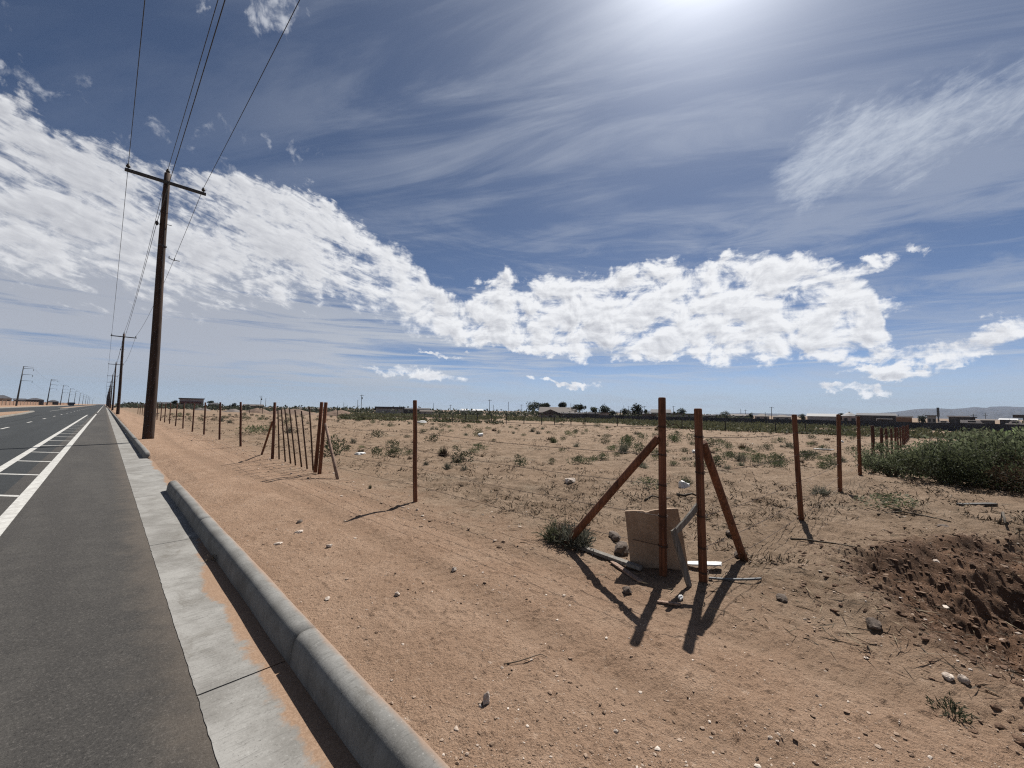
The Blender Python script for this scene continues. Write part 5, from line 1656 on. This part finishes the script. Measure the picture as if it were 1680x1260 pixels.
# screen wall along the back of the right-hand lot
WX = 135
t = empty('screen_fence', (WX, 0, 0), 'long dark screened fence across the far right, below the warehouses', 'fence')
m = MB()
ys = np.arange(-70, 100, 4.0)
vs, fs = [], []
for k, y in enumerate(ys):
    z0 = tz(WX, y)
    h = 1.85 + 0.06 * math.sin(k * 1.7) + (0.15 if y < -20 else 0)
    vs += [(0, y, z0 - 0.3), (0, y, z0 + h), (0.08, y, z0 - 0.3), (0.08, y, z0 + h)]
for k in range(len(ys) - 1):
    a_ = 4 * k
    fs += [(a_, a_ + 4, a_ + 5, a_ + 1), (a_ + 2, a_ + 3, a_ + 7, a_ + 6), (a_ + 1, a_ + 5, a_ + 7, a_ + 3)]
m.put(vs, fs); m.build('screen_panel', MAT['screen'], t)
for y in ys[::2]:
    f = MB(); z0 = tz(WX, y); f.tube([(-0.06, y, z0 - 0.2), (-0.06, y, z0 + 2.0)], 0.05, 6); f.build('post', MAT['iron'], t)

# heaps of gravel and soil in the left middle distance
def heap(px0, px1, ytop, ybot, D, m, label, seed, peaks=3):
    px = (px0 + px1) / 2
    x, y = at_depth(px, D)
    w = (px1 - px0) / FPX * D
    zb = tz(x, y)
    H = z_at(px, ytop, D) - zb
    n = 40
    u = np.linspace(-1, 1, n)
    A_, B_ = np.meshgrid(u, u)
    rngh = np.random.default_rng(seed)
    Z = np.zeros_like(A_)
    for _ in range(peaks):
        cx_, cy_ = rngh.uniform(-0.35, 0.35), rngh.uniform(-0.2, 0.2)
        rr_ = np.hypot((A_ - cx_) / rngh.uniform(0.6, 0.85), (B_ - cy_) / 0.8)
        Z = np.maximum(Z, np.clip(1 - rr_, 0, 1) * rngh.uniform(0.8, 1.0))
    Z = Z / Z.max() * H + fbm(A_ * 6, B_ * 6, seed, 3) * 0.08 * H
    X_ = A_ * w / 2 * RIGHT[0] + B_ * w * 0.4 * SH
    Y_ = A_ * w / 2 * RIGHT[1] + B_ * w * 0.4 * CH
    V = np.stack([X_, Y_, Z - 0.15], -1).reshape(-1, 3)
    i, j = np.meshgrid(np.arange(n - 1), np.arange(n - 1), indexing='ij')
    F = np.stack([i * n + j, i * n + j + 1, (i + 1) * n + j + 1, (i + 1) * n + j], -1).reshape(-1, 4)
    o = link('soil_heap', np_mesh('soil_heap', V, F, None, m, True), None, Vector((x, y, zb)))
    return tag(o, label, 'heap')
heap(362, 404, 669.5, 679, 120, MAT['moundg'], 'grey gravel heap behind the fence posts, right of the low dark house', 1)
heap(400, 452, 668.5, 680, 125, MAT['moundb'], 'brown soil heap between the gravel heap and the wire gate', 2)
heap(440, 530, 669.5, 684, 110, MAT['moundb'], 'wide brown soil heap seen through the stays of the wire gate', 3, 5)
heap(505, 592, 671, 688, 95, MAT['moundb'], 'pale brown pointed soil heap right of the wire gate', 4, 3)
heap(318, 345, 668, 674, 150, MAT['moundg'], 'low grey heap in front of the pink house', 5)

# thin dark posts across the far side of the field
tpst = MB(); tpst.box((0, 0, 0.65), (0.07, 0.07, 1.6)); tpst.box((0.0, 0.04, 0.7), (0.11, 0.03, 1.4))
tpo = tpst.build('field_post', MAT['iron'])
first = True
for px, D in [(358, 105), (410, 98), (431, 95), (554, 78), (697.5, 62), (721, 62), (743.5, 62), (764.5, 62), (783.5, 62), (807, 62), (831, 62), (860, 63), (889, 63), (910, 64), (937, 64), (960, 65), (1013, 66), (1119, 60), (1190, 56), (1272, 52), (1321, 50)]:
    x, y = at_depth(px, D)
    o = tpo if first else tpo.copy()
    if not first: COL.objects.link(o)
    first = False
    o.location = (x, y, tz(x, y))
    tag(o, 'thin dark steel post in the line across the far side of the field', 'fence post', 'thin dark posts across the far side of the field')

# distant service poles
DP = [(427.5, 650, 270, True, 'with a transformer, above the soil heap left of the wire gate'), (435.5, 653, 330, False, 'slim, beside the transformer pole left of the wire gate'),
      (563.8, 660, 330, False, 'short, just right of the near gate post'), (586.5, 656, 300, False, 'slim, left of the transformer pole right of the gate'),
      (592.5, 647.5, 240, True, 'with a transformer, between the gate and the lone post'), (711.2, 661, 300, False, 'short, right of the lone post'),
      (739, 664, 320, True, 'with a small crossarm, above the scrub right of the lone post'), (803, 655.5, 240, True, 'tall, above the scrub left of the dark trees'),
      (809.5, 664, 330, False, 'short, right beside the tall pole left of the dark trees'), (834, 659, 280, False, 'bare, nearest to the left of the dark trees'),
      (855, 663.5, 300, True, 'with crossarm, touching the left side of the dark trees'), (936.5, 661, 290, False, 'thin, rising behind the brown house roof'),
      (1023.5, 665, 300, False, 'bare, above the spiky tree'), (1031.5, 666.5, 300, True, 'with crossarm, left of the tall round tree'),
      (1057.5, 666, 290, True, 'with crossarm, right of the tall round tree'), (1105, 666, 290, True, 'with crossarm, between the two corner posts'),
      (1215.5, 671, 300, False, 'thin, right of the right corner post'), (1223, 672, 310, True, 'with crossarm, above the small dark tree'),
      (1266, 667.5, 220, True, 'tall, left of the leaning right-hand post'), (1255.5, 676, 250, False, 'short, left of the tall one by the leaning post'),
      (1474, 680, 190, False, 'dark, at the right end of the black warehouse'), (1597, 679.5, 190, True, 'short with a box, right of the white-roofed building')]
for px, yt, D, arm_, where in DP:
    x, y = at_depth(px, D)
    zb = tz(x, y); H = z_at(px, yt, D) - zb
    t = empty('service_pole', (x, y, zb), f'distant thin utility pole {where}', 'utility pole', 'distant poles along the skyline')
    m = MB(); m.tube([(0, 0, -0.2), (0, 0, H)], [0.17, 0.12], 7); m.build('shaft', MAT['iron'], t)
    if arm_:
        r = ray(px, horizon(px)); a_ = -math.atan2(r[0], r[1])
        m = MB(); m.box((0, -0.15, H - 0.5), (2.2, 0.12, 0.16), a_); m.build('crossarm', MAT['iron'], t)
        if 'transformer' in where or 'box' in where:
            m = MB(); m.tube([(0.35, 0, H - 2.6), (0.35, 0, H - 1.5)], [0.32, 0.32], 8); m.build('transformer', MAT['iron'], t)
x, y = at_depth(1539.5, 260); zb = tz(x, y); H = z_at(1539.5, 669.5, 260) - zb
t = empty('cell_tower', (x, y, zb), 'thin dark tower with a thicker top standing against the blue hills', 'tower')
m = MB(); m.tube([(0, 0, 0), (0, 0, H * 0.35), (0, 0, H)], [0.5, 0.4, 0.35], 8); m.build('mast', MAT['steel'], t)
m = MB(); m.tube([(0, 0, H * 0.45), (0, 0, H + 0.3)], 0.62, 10); m.build('antenna_cover', MAT['steel'], t)
x, y = at_depth(1617, 300); zb = tz(x, y); H = z_at(1617, 676.5, 300) - zb
t = empty('lattice_mast', (x, y, zb), 'lattice mast with cross pieces at the foot of the hills on the right', 'mast')
m = MB()
for sx in (-1, 1):
    m.tube([(sx * 0.9, 0, 0), (sx * 0.25, 0, H)], 0.09, 5)
for q in range(6): m.tube([(-0.85 + q * 0.1, 0, H * q / 6), (0.75 - q * 0.1, 0, H * (q + 1) / 6)], 0.06, 4)
m.build('frame', MAT['iron'], t)
for zf, L in ((0.93, 4.6), (0.72, 3.8)):
    m = MB(); m.box((0, 0, H * zf), (L, 0.15, 0.2), -rad(45)); m.build('cross_piece', MAT['iron'], t)
x, y = at_depth(1680, 150); zb = tz(x, y)
t = empty('billboard', (x, y, zb), 'dark blank billboard back at the right edge above the fence', 'billboard')
zt_ = z_at(1680, 680.5, 150) - zb; zl_ = z_at(1680, 685.8, 150) - zb
a_ = -math.atan2(*ray(1680, 690)[:2])
m = MB(); m.box((0, 0, (zt_ + zl_) / 2), (5.2, 0.3, zt_ - zl_), a_); m.build('panel', MAT['walld'], t)
m = MB(); m.tube([(0, 0, 0), (0, 0, zl_)], 0.2, 8); m.build('post', MAT['iron'], t)

# vehicles glimpsed over the screened fence
def vehicle(px, ytop, D, Lm, label, kind):
    x, y = at_depth(px, D); zb = tz(x, y)
    zt_ = z_at(px, ytop, D) - zb
    r = ray(px, horizon(px))
    t = empty('parked_' + kind, (x, y, zb), label, kind, None, -math.atan2(r[0], r[1]))
    m = MB()
    if kind == 'car':
        prof = [(-.5, .25), (-.5, .62), (-.36, .66), (-.24, 1.0), (.14, 1.0), (.30, .66), (.48, .58), (.5, .25)]
    else:
        prof = [(-.5, .2), (-.5, 1.0), (.26, 1.0), (.36, .62), (.49, .55), (.5, .2)]
    n = len(prof)
    vs = [(a * Lm, -0.9, b_ * zt_) for a, b_ in prof] + [(a * Lm, 0.9, b_ * zt_) for a, b_ in prof]
    m.put(vs, [tuple(range(n)), tuple(reversed(range(n, 2 * n)))] + [(i, (i + 1) % n, n + (i + 1) % n, n + i) for i in range(n)])
    m.build('body', MAT['white'], t)
    for sx in (-0.32, 0.32):
        for sy in (-0.8, 0.8):
            w = MB(); w.tube([(sx * Lm, sy - 0.1, 0.33), (sx * Lm, sy + 0.1, 0.33)], 0.33, 12); w.build('wheel', MAT['iron'], t)
    w = MB(); w.box((-0.04 * Lm, -0.91, zt_ * 0.8), (0.3 * Lm, 0.04, zt_ * 0.2)); w.build('side_window', MAT['glass'], t)
vehicle(1596, 689.3, 142, 6.0, 'white truck parked behind the dark screened fence, right of the white-roofed building', 'truck')
vehicle(1667, 690.2, 142, 4.8, 'white car parked behind the dark screened fence at the right edge', 'car')
vehicle(1549, 690, 145, 4.6, 'white car parked behind the dark screened fence right of the thin tower', 'car')

# ------------------------------------------------------------------ hills
def hills(profile, D, name):
    pxs = np.array([p[0] for p in profile]); pys = np.array([p[1] for p in profile])
    q = np.linspace(pxs[0], pxs[-1], 160)
    top = np.interp(q, pxs, pys)
    top = top + np.array([fbm(np.array([v * 0.06]), np.array([0.0]), 9, 3)[0] for v in q]) * 0.45
    rows = []
    nr = 12
    for k in range(nr):
        t_ = k / (nr - 1)
        row = []
        for px, ty in zip(q, top):
            Dk = D - 2200 * (1 - t_) ** 1.0
            x, y = at_depth(px, Dk)
            zt_ = max(-3.0, z_at(px, ty, D))
            hgt = -3 + (zt_ + 3) * (t_ ** 1.5)
            row.append((x, y, hgt + (0 if t_ in (0, 1) else 26 * fbm(np.array([px * 0.13]), np.array([t_ * 5]), 13, 3)[0] * min(1.0, max(0.0, zt_) / 150))))
        rows.append(row)
    back = [(p[0] * 1.08, p[1] * 1.08, -3.0) for p in rows[-1]]
    rows.append(back)
    V = np.array(rows).reshape(-1, 3)
    nc = len(q)
    i, j = np.meshgrid(np.arange(len(rows) - 1), np.arange(nc - 1), indexing='ij')
    F = np.stack([i * nc + j, i * nc + j + 1, (i + 1) * nc + j + 1, (i + 1) * nc + j], -1).reshape(-1, 4)
    tag(link(name, np_mesh(name, V, F, None, MAT['hill'], True)), kind='structure')
hills([(1360, 684.5), (1400, 681.5), (1440, 678), (1470, 675.8), (1490, 673), (1500, 671.3), (1520, 670.5), (1545, 670), (1562, 671), (1580, 669.8), (1600, 668), (1620, 669), (1626, 667.2), (1650, 666.6), (1680, 667.8), (1730, 668.5), (1800, 671), (1900, 676)], 5200, 'hills')
hills([(985, 676.8), (1010, 675.2), (1040, 674.2), (1062, 673.6), (1090, 675.2), (1120, 677.5)], 5600, 'hills')
hills([(1170, 679.5), (1200, 678), (1240, 677.5), (1290, 679), (1330, 681)], 5600, 'hills')

# ------------------------------------------------------------------ air
if True:
    hm = bpy.data.materials.new('haze')
    hm.use_nodes = True
    hm.node_tree.nodes.clear()
    hg = G(hm.node_tree)
    pv_ = hg.new('ShaderNodeVolumePrincipled', {'Color': (0.48, 0.66, 1.0, 1), 'Density': 3.2e-5, 'Anisotropy': 0.0})
    ho = hg.new('ShaderNodeOutputMaterial', {'Volume': pv_.outputs[0]})
    mb = MB()
    mb.box((0, 0, 101), (17000, 17000, 216))
    o = mb.build('haze', hm)
    tag(o, kind='stuff')
